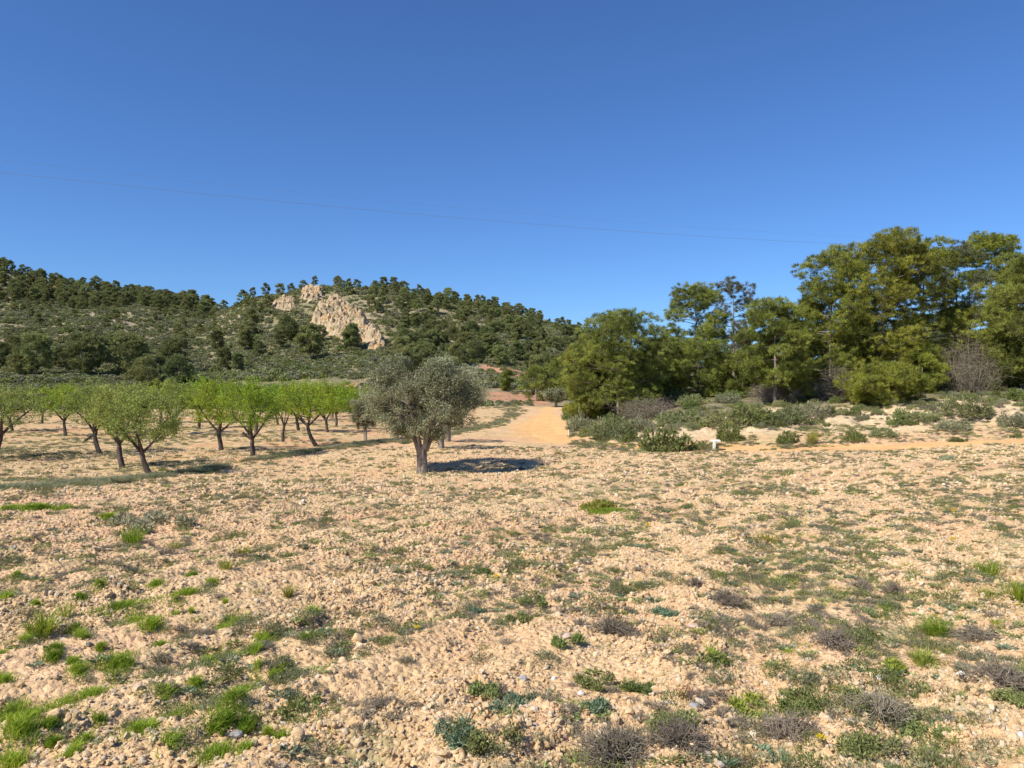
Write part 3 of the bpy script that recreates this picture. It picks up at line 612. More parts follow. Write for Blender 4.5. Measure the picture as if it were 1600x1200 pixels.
def where(px, L):
    return min(L, key=lambda q: abs(q[0]-px))[1]
BANKW = [(930, 'beside the end of the orange track'), (1000, 'below the broad round-topped pine'), (1090, 'below the knobbly-topped pine'), (1160, 'left of the bare-trunked pine'), (1220, 'below the bare-trunked pine'), (1290, 'below the left shoulder of the tall stand'), (1385, 'below the densest pine'), (1450, 'right below the tall stand'), (1515, 'below the dry thicket'), (1590, 'near the right edge of the photo'), (1720, 'outside the right edge of the photo')]
FLANK = [(600, 'right of the crag'), (660, 'above the right half of the large olive'), (720, 'above the right rim of the large olive'), (780, 'above the red soil bank'), (840, 'above the far end of the track'), (900, 'above the yellow-green pine')]
LEFTW = [(-40, 'just beyond the left edge'), (20, 'at the left edge'), (100, 'above the bright second-row almond'), (180, 'above the olive-green almonds'), (250, 'above the frontmost almond'), (310, 'left of the saddle'), (400, 'left of the low pinkish ledge'), (470, 'below the small rock ledge'), (540, 'by the large crag'), (590, 'right of the large crag')]
def band(Y, a, b): return 'low down' if Y < a else ('half way up' if Y < b else 'high up')
# ================================================================== HILL PINES
rng = np.random.default_rng(7)
far_pines = []; mid_pines = []
for i in range(6):
    Hh = [5.2, 5.6, 4.6, 5.8, 4.4, 5.0][i]; Ww = [3.6, 4.4, 3.6, 3.4, 4.2, 3.0][i]
    gt, gc = pine_geo(500+i, Hh, Ww, [.16, .2, .08, .25, .08, .28][i], 16, 24, 14, .34, .10, stem_r=.11, twigs=False)
    far_pines.append((gt, gc))
    g2 = Geo(); g2.V = gt.V+gc.V; g2.nv = gt.nv+gc.nv; g2.F = [(f[0], 1, f[2], f[3]) for f in gt.F]+[(f[0]+gt.nv, 0, f[2], f[3]) for f in gc.F]
    far_pines[i] = (g2.mesh('pine_tree', [M['pine_far'], M['bark']]), Hh)
    gt, gc = pine_geo(520+i, Hh, Ww*1.15, [.14, .18, .06, .2, .06, .22][i], 24, 34, 18, .26, .07, stem_r=.11, twigs=False)
    mid_pines.append((gt.mesh('trunk', [M['bark']]), gc.mesh('crown', [M['pine_far']]), Hh))
fpn = [0]
def put_far(px, Y, h, label, group):
    h = h*(.86 if Y > 150 else 1.)
    k = int(rng.integers(6)); x, y = PX(px, Y); z = H(x, y) if False else float(HT(np.array([x]), np.array([y]), False)[0])
    if Y < 178:
        t_, c_, hh = mid_pines[k]; e = empty('pine_tree', (x, y, z-.1), rng.random()*6.28, h/hh*(1.)); obj('trunk', t_, e); obj('crown', c_, e)
    else:
        me, hh = far_pines[k]; e = obj('pine_tree', me); e.location = (x, y, z-.1); e.rotation_euler = (0, 0, rng.random()*6.28); e.scale = (h/hh*(.9+.25*rng.random()),)*2+(h/hh,)
    tag(e, label, 'pine', group); fpn[0] += 1; return e
named = [(485, 139, 6.6, 'large dark round pine with a long shadow, below and left of the limestone crag'),
 (340, 168, 5.6, 'pine standing clear on the scrubby slope left of the crag'), (383, 160, 6.0, 'dense dark pine in the gully left of the crag'),
 (448, 166, 6.4, 'pine directly below the low pinkish rock ledge'), (550, 150, 5.0, 'pine just below the foot of the large crag, right of its shadowed pine'),
 (130, 124, 7.0, 'broad dark pine at the foot of the left slope behind the orchard'), (55, 122, 6.5, 'broad pine at the slope foot near the left edge of the photo'),
 (200, 128, 6.6, 'pine at the slope foot above the olive-green almond crowns'), (232, 112, 3.0, 'small bushy pine just above the almond crowns on the left'),
 (270, 132, 6.2, 'rightmost large pine of the clump at the foot of the left slope'), (352, 136, 4.4, 'isolated pine low on the open slope above the lime green almonds'),
 (372, 133, 3.6, 'small round pine low on the open slope beside another of its size')]
for px, Y, h, lb in named: put_far(px, Y, h, lb, None if True else '')
def field(n, x0, x1, Y0, Y1, h0, h1, label, group, mind=9, avoid=None):
    pts = []; tries = 0
    while len(pts) < n and tries < n*60:
        tries += 1; px = rng.uniform(x0, x1); Y = rng.uniform(Y0, Y1)
        if avoid and avoid(px, Y): continue
        x, y = PX(px, Y); mdd = mind*Y/200.
        if any((x-a)**2+(y-b)**2 < mdd**2 for a, b in pts): continue
        pts.append((x, y)); put_far(px, Y, rng.uniform(h0, h1), label+' '+where(px, LEFTW if px < 592 else FLANK)+('' if Y > 285 else ', '+band(Y, Y0+(Y1-Y0)/3, Y0+(Y1-Y0)*2/3)), group)
def avoid_crag(px, Y): return (425 < px < min(612, 525+(232-Y)*1.35) and 168 < Y < 232) or (560 < px < 625 and Y < 185) or (725 < px < 835 and Y < 140)
for px, Y, h, in ((380, 236, 4.6), (395, 238, 4.2), (415, 237, 4.6), (455, 242, 3.6), (474, 243, 3.8), (492, 244, 4.4), (526, 247, 4.2), (529, 240, 4), (545, 246, 3.8), (558, 246, 3.6), (600, 250, 4.8), (615, 250, 5), (632, 249, 4.2), (655, 248, 4.6), (668, 248, 4), (700, 248, 5.6), (712, 248, 4.8), (730, 246, 4.2), (745, 246, 4.4), (762, 246, 3.4), (775, 246, 3.6), (787, 246, 3.2), (820, 244, 4), (828, 244, 3.4), (845, 244, 3), (858, 244, 3), (886, 244, 3.6), (903, 244, 2.6)):
    put_far(px, Y, h, 'small pine against the sky on the rocky crest, '+where(px, [(385, 'left end, in a pair'), (425, 'left of the small rock ledge'), (485, 'above the small rock ledge'), (540, 'above the large crag'), (610, 'above the right end of the crag'), (660, 'above the large olive'), (710, 'at the right shoulder'), (770, 'on the descending right part'), (840, 'low on the right end'), (895, 'by the yellow-green pine')]), 'pines on the crest of the rocky hill')
field(104, 590, 905, 118, 236, 2.5, 4.4, 'pine on the right flank', 'pines on the right flank of the rocky hill', 6.5, avoid_crag)
field(26, 372, 590, 150, 238, 3.0, 4.6, 'pine on the rocky hillside', 'pines scattered around the crag', 9, avoid_crag)
field(27, -60, 310, 118, 168, 3.0, 5.0, 'pine on the left slope', 'pines on the lower left slope', 7)
field(16, 30, 330, 175, 222, 2.8, 4.2, 'small pine on the left bench', 'pines on the bench of the left slope', 10)
field(90, -60, 330, 290, 348, 3.4, 5.6, 'pine of the dense left ridge wood', 'pines of the left ridge wood', 7.5)
# the rest of the ridge wood reads as one mass
def far_wood():
    r = np.random.default_rng(3); n = 560; px = r.uniform(-500, 350, n); Y = np.where(r.random(n) < .8, r.uniform(282, 355, n), r.uniform(235, 282, n)); x = (px-800)/FPX*Y; z = HT(x, Y, False)-.1
    s = r.uniform(.65, 1.1, n); s[Y < 282] *= .65
    scatter('distant_pine_wood', np.stack([x, Y, z], 1), np.stack([np.zeros(n), np.zeros(n), r.random(n)*6.28], 1), np.stack([s*1.1, s*1.1, s], 1), r.integers(0, 6, n), [p[0] for p in far_pines], 'mass of dark pines filling the wood on the left ridge', 'pine wood')
far_wood()
def flank_wood():
    r = np.random.default_rng(13); n = 420; px = r.uniform(585, 935, n); Y = r.uniform(112, 244, n); k = (fbm(px*.02, Y*.06, 3, 44) > .42) & ~((px > 725) & (px < 835) & (Y < 142)) & ~((px < 625) & (Y < 190)); px, Y = px[k], Y[k]; n = len(px); x = (px-800)/FPX*Y; z = HT(x, Y, False)-.15
    s = r.uniform(.30, .62, n)
    scatter('flank_thickets', np.stack([x, Y, z], 1), np.stack([np.zeros(n), np.zeros(n), r.random(n)*6.28], 1), np.stack([s*1.15, s*1.15, s], 1), r.integers(0, 6, n), [p[0] for p in far_pines], 'low pine and juniper thickets filling the right flank of the rocky hill', 'thicket')
flank_wood()
# scrub covering the hills
def hill_scrub():
    r = np.random.default_rng(4); src = []
    for i, (mt, a) in enumerate((('rosemary', 0), ('greenbush', 0), ('greyherb', 0), ('rosemary', 1), ('pine_far', 1))):
        g = Geo(); n = 60; tips = ell_pts(r, n, (0, 0, .1), (.6, .6, .5), .7); tips[:, 2] = np.abs(tips[:, 2])
        B = np.repeat(tips, 3, 0); D = rdir(r, len(B), .6, B, .8); leaves(g, r, B-D*.1, D, .28, .16, 0, np.clip(np.repeat(lump_tint(r, tips, 3), 3), 0, 1)); src.append(g.mesh('scrub', [M[mt]]))
    N_ = 66000; px = r.uniform(-250, 1150, N_); Y = 83*np.exp(r.random(N_)**1.12*math.log(345/83)); x = (px-800)/FPX*Y
    d = fbm(x*.12, Y*.12, 3, 81)+.16*(Y > 120); keep = (d > .42-.12*(1-sstep(95, 112, Y))) & ~((px > 475) & (px < 605) & (Y > 160) & (Y < 216) & (r.random(N_) > .32)) & ~((px > 735) & (px < 830) & (Y > 122) & (Y < 140) & (r.random(N_) > .3))
    keep &= ~((Y < 99) & (Y > 88) & (px < 90) & (r.random(N_) > .1)); keep &= ~((Y < 108) & (px > 740) & (px < 910) & (r.random(N_) > .25)) & ~((px > 830) & (px < 900) & (Y < 98))
    x, Y = x[keep], Y[keep]; n = len(x); s = r.uniform(.4, 1.25, n)**1.3*np.interp(Y, [88, 200, 345], [.65, 1.0, 1.3])
    nb = 11000; pb = r.uniform(-200, 1000, nb); Yb = 90*np.exp(r.random(nb)*math.log(330/90)); xb = (pb-800)/FPX*Yb; kb = (fbm(xb*.08, Yb*.08, 3, 82) > .47) & ~((pb > 425) & (pb < 525+(232-Yb)*1.2) & (Yb > 150) & (Yb < 232) & (r.random(nb) > .22)) & ~((Yb < 108) & (pb > 740) & (pb < 910)) & ~((pb > 735) & (pb < 830) & (Yb > 122) & (Yb < 140))
    xb, Yb = xb[kb], Yb[kb]; x = np.append(x, xb); Y = np.append(Y, Yb); s = np.append(s, r.uniform(1.1, 2.3, len(xb))*np.interp(Yb, [88, 200], [.8, 1])); n = len(x); z = HT(x, Y, False)-.05
    scatter('hillside_scrub', np.stack([x, Y, z], 1), np.stack([np.zeros(n), np.zeros(n), r.random(n)*6.28], 1), np.stack([s, s, s*.8], 1), r.choice(5, n, p=[.32, .14, .34, .12, .08]), src, 'grey-green scrub of rosemary and thyme covering the hillsides', 'scrub')
hill_scrub()
def scree():
    r = np.random.default_rng(14); n = 4200; px = r.uniform(470, 650, n); Y = r.uniform(112, 205, n); k = (np.abs(px-(600+(150-Y)*.25)) < 34*np.abs(r.normal(size=n))+4) | ((px < 600) & (Y > 150) & (r.random(n) < .35)); px, Y = px[k], Y[k]; n = len(px); x = (px-800)/FPX*Y; s = .05+.22*r.random(n)**2.5
    scatter('scree', np.column_stack([x, Y, HT(x, Y, False)+s*.2]), r.random((n, 3))*6.28, np.stack([s]*3, 1), r.integers(0, 5, n), [stone_mesh(860+i, [M['rock']], 1, .7, .9) for i in range(5)], 'pale scree of fallen rocks on the slope below the large crag', 'scree')
scree()

# ================================================================== PINES ON THE RIGHT BANK
def pine(px, Y, Ht, Wd, label, m='pine', trunk_label=None, sink=.15, **k):
    if Y < 70 and k.get('shape') != 'umbrella': Wd *= 1.16; k['npad'] = int(k['npad']*1.35); k['base'] = k.get('base', .2)*.75
    x, y = PX(px, Y); z = float(HT(np.array([x]), np.array([y]), False)[0]); e = empty('pine_tree', (x, y, z-sink))
    gt, gc = pine_geo(hash_(px, Y), Ht, Wd, **k); obj('trunk', gt.mesh('trunk', [M['bark']]), e); obj('crown', gc.mesh('crown', [M[m]]), e)
    tag(e, label, 'pine', 'Aleppo pines on the right-hand bank'); return e
def hash_(a, b): return int(a*13+b*101) % 100003
pine(968, 50, 6.6, 6.0, 'broad round-topped pine nearest the orange track', 'pine', npad=34, tufts=54, base=.10)
pine(918, 52, 5.0, 3.4, 'yellow-green pine overhanging the right edge of the orange track', 'pine_y', npad=22, tufts=50, base=.05)
pine(1030, 54, 4.6, 3.6, 'low pine filling the right flank of the broad round pine', 'pine', npad=18, tufts=44, base=.08)
pine(1088, 60, 8.4, 5.0, 'pine with a narrow sky gap on its left and a knobbly flat-sided top', 'pine', npad=26, tufts=52, base=.3)
pine(1090, 55, 3.8, 5.4, 'wide low pine spreading below the knobbly-topped pine', 'pine', npad=22, tufts=44, base=.2, shape='round')
pine(1148, 66, 9.0, 4.6, 'thin greyish see-through pine behind and right of the knobbly-topped pine', 'pine_g', npad=24, tufts=30, base=.25, gappy=.40)
pine(1212, 46, 6.2, 4.2, 'bright green pine with a pale bare trunk showing low down', 'pine', npad=24, tufts=46, base=.30, gappy=.3, stem_r=.12)
pine(1255, 52, 6.5, 3.0, 'narrow pine wedged left of the tall stand', 'pine', npad=16, tufts=44, base=.2)
pine(1300, 50, 9.4, 4.8, 'tall pine forming the left shoulder of the high stand', 'pine', npad=32, tufts=54, base=.22)
pine(1385, 49, 10.0, 5.6, 'tallest and densest pine, olive-yellow, in the middle of the high stand', 'pine_y', npad=44, tufts=58, base=.14)
pine(1440, 50, 9.6, 5.0, 'tall rounded pine joined to the right side of the densest pine', 'pine_y', npad=34, tufts=52, base=.2)
pine(1384, 43.5, 1.9, 4.2, 'low mounded pine bush in front of the tall stand', 'pine_y', npad=18, tufts=50, base=.25, stem_r=.07)
pine(1500, 56, 10.2, 4.8, 'thin greyish pine between the high stand and the umbrella pine', 'pine_g', npad=26, tufts=34, base=.2, gappy=.36)
pine(1518, 50, 6.6, 3.6, 'yellowish half-bare pine above the dry thicket', 'pine_y', npad=18, tufts=34, base=.3, gappy=.42)
pine(1556, 58, 11.2, 5.0, 'umbrella-topped pine with sky showing between its bare limbs', 'pine_y', npad=24, tufts=50, shape='umbrella', stem_r=.16)
pine(1610, 46, 8.2, 4.4, 'dark dense pine cut by the right edge of the photo', 'pine', npad=32, tufts=56, base=.16)
pine(1600, 54, 9.0, 4.6, 'pine behind the dark dense pine at the right edge', 'pine', npad=24, tufts=46, base=.2)
pine(1700, 48, 9.0, 6.0, 'pine just outside the right edge of the photo', 'pine', npad=24, tufts=46, base=.2)
# pines behind the end of the track
for px, Y, h, wd, lb in ((838, 90, 4.0, 4.2, 'round dark pine behind the small far olive, left one of three'), (868, 93, 4.6, 4.8, 'dark pine behind the small far olive, middle one of three'), (893, 90, 4.2, 4.0, 'dark pine at the end of the track, right one of three'), (792, 104, 2.8, 2.4, 'small pine by the red soil bank left of the track end'), (1048, 78, 3.6, 5, 'distant low pine seen in the gap between two bank pines'), (1170, 74, 5, 6, 'low pine deep behind the bank pines')):
    e = pine(px, Y, h, wd, lb, 'pine', npad=16, tufts=30, need=18, nl=.24, nw=.055, base=.08, twigs=False); e['group'] = 'pines beyond the end of the track'
yp = []
for i in range(4):
    gt, gc = pine_geo(640+i, 3.0, 3.0, .05, 22, 40, 24, .15, .032, stem_r=.07, twigs=False); yp.append((gt.mesh('trunk', [M['bark']]), gc.mesh('crown', [M['pine']]), gc.mesh('crown', [M['pine_y']])))
for i, (px, Y, h, lb) in enumerate(((1055, 62, 3.2, 'in the gap left of the knobbly-topped pine'), (1125, 58, 2.8, 'right below the knobbly-topped pine'), (1160, 53, 3.0, 'left of the bare-trunked pine'), (1185, 60, 3.4, 'behind the bare-trunked pine'), (1245, 47, 2.2, 'right of the bare-trunked pine'), (1265, 57, 4.2, 'behind the narrow wedged pine'), (1320, 56, 4.0, 'behind the left shoulder of the tall stand'), (1352, 60, 4.6, 'behind the densest pine'), (1420, 58, 4.0, 'behind the right of the densest pine'), (1440, 47, 2.6, 'at the right foot of the tall stand'), (1478, 60, 4.4, 'left behind the dry thicket'), (1540, 56, 3.8, 'right behind the dry thicket'), (1572, 50, 3.0, 'below the umbrella-topped pine'), (1590, 62, 5.0, 'far behind the right-edge pine'), (945, 56, 3.4, 'behind the broad round-topped pine'), (1000, 60, 3.8, 'deep behind the broad round-topped pine'), (1500, 68, 6.0, 'far behind the dry thicket'), (1230, 68, 5.0, 'far behind the gap by the tall stand'))):
    v = yp[i % 4]; x, y = PX(px, Y); e = empty('young_pine', (x, y, float(HT(np.array([x]), np.array([y]), False)[0])-.15), i*1.3, h/3.); obj('trunk', v[0], e); obj('crown', v[1 if i % 3 else 2], e)
    tag(e, 'young bushy pine '+lb, 'pine', 'young pines among the bank pines')
# dry thicket
def thicket(px, Y, w_, h, label, seed, leafy=False):
    x, y = PX(px, Y); z = float(HT(np.array([x]), np.array([y]), False)[0]); r = np.random.default_rng(seed); g = Geo()
    for i in range(170):
        a = r.random()*6.28; q = w_/2*r.random()**.6; s = np.array([math.cos(a)*q*.6, math.sin(a)*q*.6, -.1]); hh = h*(1-.5*(q/(w_/2))**2)*(.45+.6*r.random()); t = np.array([math.cos(a)*q*1.1+r.normal()*.3, math.sin(a)*q+r.normal()*.3, hh])
        c = s+(t-s)*.5+r.normal(size=3)*.4; P = bez(s, c, t, 6); tube(g, P, np.linspace(.014, .004, 6), 3, 0, r.random())
        for k in range(9): j = r.integers(2, 6); d = r.normal(size=3)*.38; d[2] = d[2]*.6-.05; tube(g, bez(P[j], P[j]+d*.5+r.normal(size=3)*.05, P[j]+d, 3), [.007, .006, .004], 3, 0, r.random())
    o = obj('dry_thicket', g.mesh('dry_thicket', [M['drytwig']])); o.location = (x, y, z); tag(o, label, 'dry thicket'); return o
thicket(1512, 46.5, 3.2, 3.6, 'grey-brown leafless thicket of dead twigs among the pines near the right edge', 11)
thicket(1215, 47.5, 3.0, 1.4, 'low grey-brown twiggy thicket at the foot of the bare-trunked pine', 12)
thicket(1010, 47.5, 3.2, 1.3, 'low dark twiggy undergrowth beneath the broad round pine', 13)
thicket(1310, 46.5, 2.6, 2.0, 'dry twigs leaning below the left shoulder of the tall stand', 14)

# ================================================================== OLIVES
def olive(px, Y, Ht, Wd, label, **k):
    x, y = PX(px, Y); z = float(HT(np.array([x]), np.array([y]), False)[0]); e = empty('olive_tree', (x, y, z))
    gt, gc = olive_geo(hash_(px, Y), Ht, Wd, **k); obj('trunk', gt.mesh('trunk', [M['bark_olive']]), e); obj('crown', gc.mesh('crown', [M['olive']]), e); tag(e, label, 'olive tree', 'olive trees'); return e
olive(660, 26.2, 4.05, 4.75, 'large grey-green olive tree standing alone in the middle, in front', ntw=1800, lv=54, nlimb=6, zc=.635, tr=.175)
olive(689, 34.5, 3.1, 3.0, 'olive tree mostly hidden directly behind the large olive', ntw=350, lv=36, tr=.14)
olive(700, 39.5, 3.2, 3.2, 'farthest olive tree of the three in line behind the large olive', ntw=350, lv=36, tr=.14)
olive(571, 41.0, 2.5, 2.0, 'small olive tree at the left side of the large olive', ntw=300, lv=48, tr=.09, fork=.7, nlimb=3)
olive(869, 80.0, 1.95, 2.9, 'small far olive tree beside the end of the track', ntw=240, lv=42, tr=.14, fork=.5, ll=.13, lw=.05)

# ================================================================== ALMOND ORCHARD
def almond(px, Y, Ht, Wd, label, m='almond', parts=None, group='almond trees of the orchard', **k):
    x, y = PX(px, Y); z = float(HT(np.array([x]), np.array([y]), False)[0]); e = empty('almond_tree', (x, y, z))
    if parts is None:
        gt, gc = almond_geo(hash_(px, Y), Ht, Wd, **k); parts = (gt.mesh('trunk', [M['bark_almond']]), gc.mesh('crown', [M[m]]))
    obj('trunk', parts[0], e); obj('crown', parts[1], e); tag(e, label, 'almond tree', group); return e
almond(-18, 31, 3.0, 3.9, 'olive-green almond tree cut by the left edge, long limb slanting right', 'almond_y', lean=(.5, 0), fork=.95, n_tw=520, dens=.9)
almond(103, 45, 2.9, 2.6, 'bright almond with thin upright trunk, second row, near the red field', 'almond', lean=(-.1, 0))
almond(158, 33.5, 2.95, 2.7, 'almond with a sawn-off limb pointing down left, left of two leaning trunks', 'almond_y', lean=(-.28, 0), stub=(-.42, 0, -.30), n_tw=420, dens=1.2)
almond(193, 28.6, 2.95, 2.5, 'almond with a thick short trunk, left neighbour of the frontmost leaning one', 'almond_y', lean=(-.22, .1), n_tw=400, dens=1.2, fork=.85)
almond(238, 26.0, 2.8, 2.7, 'frontmost almond, pale olive crown on a dark trunk bent left', 'almond_y', lean=(-.34, 0), n_tw=430, dens=.9, fork=.75)
almond(347, 35.0, 3.05, 3.2, 'lime green almond with forked trunk between the olive-green group and the stubbed one', 'almond', lean=(-.15, 0), n_tw=460, dens=1.1)
almond(396, 32.3, 3.0, 2.8, 'lime green almond with a sawn-off stub pointing up left', 'almond', lean=(-.05, 0), stub=(-.40, 0, .28), fork=.72, n_tw=460, dens=1.1)
almond(497, 37.5, 3.15, 3.7, 'lime green almond with a thick trunk leaning left, nearest to the large olive', 'almond', lean=(-.5, 0), fork=1.0, n_tw=540, dens=1.1)
almond(443, 39.5, 2.6, 1.3, 'slender young almond with a thin stem between two lime green almonds', 'almond', lean=(.03, 0), fork=.8, n_tw=90)
variants = []
for i in range(4):
    gt, gc = almond_geo(900+i, 2.95, 2.9, lean=(-.2+.1*i, .1), n_tw=280, lv=28, ll=.095, lw=.05); variants.append((gt.mesh('trunk', [M['bark_almond']]), gc.mesh('crown', [M['almond']]), gc.mesh('crown', [M['almond_y']])))
back = [(467, 49), (512, 48.5), (525, 55), (65, 55), (20, 48), (275, 46), (310, 52), (400, 47), (435, 57), (555, 62), (480, 64), (520, 70), (350, 60), (395, 66), (250, 58), (200, 50), (150, 47), (545, 76), (500, 80), (340, 76), (430, 84), (-40, 60), (100, 66), (560, 52), (-90, 45), (585, 70), (580, 84), (540, 88)]
BL = ['thin-stemmed almond seen left of the nearest-to-olive trunk', 'back-row almond whose trunk shows right of the slender young almond', 'back-row almond with its trunk just left of the small olive']
for i, (px, Y) in enumerate(back):
    v = variants[i % 4]; ye = px < 280 and Y < 52
    e = almond(px, Y, 0, 0, ('third-row' if Y < 56 else ('fourth-row' if Y < 68 else 'rearmost-row'))+' almond '+where(px, [(-60, 'beyond the left edge'), (20, 'behind the left-edge almond'), (100, 'behind the bright second-row almond'), (175, 'behind the olive-green almonds'), (260, 'right behind the frontmost almond'), (345, 'behind the forked lime green almond'), (400, 'behind the stubbed almond'), (445, 'behind the slender young almond'), (500, 'behind the lime almond with the leaning trunk'), (555, 'behind the small olive')]), parts=(v[0], v[2] if ye else v[1]), group='almond trees in the back rows')
    s = rng.uniform(.86, 1.05); e.scale = (s, s, s*rng.uniform(.94, 1.04)); e.rotation_euler = (0, 0, i*1.7)

# ================================================================== SHRUBS
sh = {}
def shrub_kind(kind, i):
    if (kind, i) in sh: return sh[(kind, i)]
    mt, w_, h, n, lv, ll, lw = {'grey': ('rosemary', 1.2, .62, 300, 12, .09, .022), 'green': ('greenbush', 1.1, .62, 300, 12, .09, .028), 'pale': ('greyherb', 1.1, .5, 280, 12, .10, .018), 'dry': ('drytwig', 1.0, .45, 240, 10, .12, .010)}[kind]
    gs, gl = shrub_geo(700+i+len(kind)*31, w_, h, n, lv, ll, lw); sh[(kind, i)] = (gs.mesh('stems', [M['twig']]), gl.mesh('foliage', [M[mt]])); return sh[(kind, i)]
def shrub(x, y, w_, h, kind, label, group=None, name='shrub'):
    s = shrub_kind(kind, int(rng.integers(3))); z = H(x, y); e = empty(name, (x, y, z), rng.random()*6.28); hh = .62 if kind in ('grey', 'green') else .5
    e.scale = (w_/1.15, w_/1.15, h/hh); obj('stems', s[0], e); obj('foliage', s[1], e); tag(e, label, 'shrub', group); return e
SH = [(1042, 704, 78, 42, 'green', 'largest grey-green bush beside the track, left of the white post'), (1100, 702, 40, 18, 'grey', 'low dark bush touching the left side of the white post'),
 (1062, 668, 60, 32, 'grey', 'bush just above the largest track-side bush'), (985, 690, 26, 20, 'green', 'small dark bush at the track edge left of the largest bush'),
 (960, 682, 62, 40, 'grey', 'pale green bush on the bank edge below the broad pine'), (905, 672, 46, 34, 'pale', 'pale straw-tinged bush beside the thin white stake'), (893, 656, 30, 24, 'green', 'green bush just behind the thin white stake'),
 (1000, 672, 46, 30, 'pale', 'grey bush between the broad pine and the largest bush'), (1130, 665, 60, 30, 'grey', 'wide bush on the bank above the white post'), (1137, 688, 38, 30, 'green', 'bush with a bright sprig, right of and above the white post'),
 (1230, 693, 30, 24, 'green', 'compact dark green bush at the bank foot right of the white post'), (1336, 690, 34, 20, 'green', 'low green bush alone on pale soil below the tall pines'), (1380, 683, 36, 18, 'grey', 'grey bush right of the low green one on pale soil'),
 (1403, 664, 30, 18, 'green', 'small vivid green bush on the pale bank below the low mounded pine'), (1440, 656, 50, 20, 'grey', 'wide grey-green bush half way up the pale bank'), (1490, 672, 48, 20, 'pale', 'flat grey bush low on the bank near the right'),
 (1512, 652, 66, 40, 'grey', 'big sprawling bush on the bank below the dry thicket'), (1592, 665, 56, 24, 'pale', 'grey-brown bush low on the bank at the right edge'), (1590, 625, 40, 22, 'green', 'dark green bush high on the bank at the right edge'),
 (1496, 690, 26, 8, 'green', 'tiny flat plant beside the far right stretch of track'), (1587, 684, 16, 8, 'green', 'tiny green plant at the track edge near the right border'), (1220, 660, 70, 28, 'grey', 'broad grey bush on the bank below the bare-trunked pine'),
 (1270, 655, 60, 28, 'pale', 'pale bush on the bank left of the yellow-green broom'), (1170, 660, 60, 30, 'green', 'dark bush on the bank between the white post and bare-trunked pine')]
def px_size(px, py, w_, h):
    x, y = G(px, py); return x, y, w_*y/FPX, h*y/FPX
for px, py, w_, h, k, lb in SH:
    x, y, a, b = px_size(px, py, w_, h); shrub(x, y, a*1.08, b*.78, k, lb, 'bushes on the right-hand bank')
x, y, a, b = px_size(1269, 695, 20, 34); bs = empty('broom_bush', (x, y, H(x, y))); 
obj('stems', tuft_geo(61, 260, .75, .012, .16, .5, .1).mesh('stems', [M['yellowgrass']]), bs); obj('dry_base', twigball_geo(62, .75, .3, 120).mesh('dry_base', [M['drytwig']]), bs); tag(bs, 'upright yellow-green broom growing from a grey dry base at the track edge', 'shrub')
pts = []
kinds = ['grey', 'green', 'pale', 'dry']
def bank_shrubs(n, x0, x1, Y0, Y1, s0, s1, label, group, p, md=.7):
    c = 0; tr = 0
    while c < n and tr < n*80:
        tr += 1; px = rng.uniform(x0, x1); Y = rng.uniform(Y0, Y1); x, y = PX(px, Y); Yt = Y+.0045*(px-1000)
        if Yt < 40.8 and rng.random() > .35: continue
        if Yt < 38.8: continue
        if 1320 < px < 1600 and 39.5 < Yt < 42.5 and rng.random() > .4: continue
        if any((x-a)**2+(y-b)**2 < md**2 for a, b in pts): continue
        pts.append((x, y)); s = rng.uniform(s0, s1); kd = kinds[int(rng.choice(4, p=p))]
        shrub(x, y, s, s*rng.uniform(.3, .5), kd, (label+' '+where(px, BANKW)+', '+('small' if s < s0+(s1-s0)*.5 else 'larger')+('' if Y0 > 44 else ', ')+('' if Y0 > 44 else 'near the track' if Yt < 41.5 else ('mid slope' if Yt < 44.5 else 'on the upper slope'))) % {'grey': 'grey-green', 'green': 'green', 'pale': 'pale greyish', 'dry': 'dry brown'}[kd], group); c += 1
bank_shrubs(215, 895, 1760, 36.5, 46.5, .32, .85, '%s shrub', 'shrubs in the scrub of the right-hand bank', [.45, .30, .2, .05], .5)
bank_shrubs(85, 905, 1750, 45.5, 64, 1.1, 2.3, '%s shrub among the pines', 'shrubs in the undergrowth between the bank pines', [.4, .35, .15, .10], 1.2)

# ================================================================== VERGE GRASS (uncountable)
def verge():
    r = np.random.default_rng(21); src = [tuft_geo(70, 120, .34, .010, .2, .6, .3).mesh('t', [M['greyherb']]), tuft_geo(71, 120, .30, .010, .2, .6, .3).mesh('t', [M['rosemary']]), shrub_geo(72, .5, .26, 90, 8, .06, .014)[1].mesh('t', [M['greyherb']]), tuft_geo(73, 140, .26, .010, .22, .6, .3).mesh('t', [M['herb']])]
    P = []
    for L, n, z0 in ((VERGE, 1300, 1.), (VERGE2, 600, 1.)):
        L = np.array(L); seg = np.hypot(*np.diff(L[:, :2], axis=0).T); cum = np.concatenate([[0], np.cumsum(seg)]); t = r.random(n)*cum[-1]
        x = np.interp(t, cum, L[:, 0]); y = np.interp(t, cum, L[:, 1]); wv = np.interp(t, cum, L[:, 2]); P.append(np.stack([x+r.normal(size=n)*wv*.45, y+r.normal(size=n)*wv*.45], 1))
    P = np.vstack(P); k = fbm(P[:, 0]*.5, P[:, 1]*.5, 3, 77) > .40; P = P[k]; n = len(P); z = HT(P[:, 0], P[:, 1], False)-.02; s = r.uniform(.4, 1.1, n)
    scatter('verge_grass', np.column_stack([P, z]), np.stack([np.zeros(n), np.zeros(n), r.random(n)*6.28], 1), np.stack([s, s, s*.75], 1), r.choice(4, n, p=[.55, .2, .15, .10]), src, 'grey-green rough grass along the verge between field and orchard', 'grass')
verge()

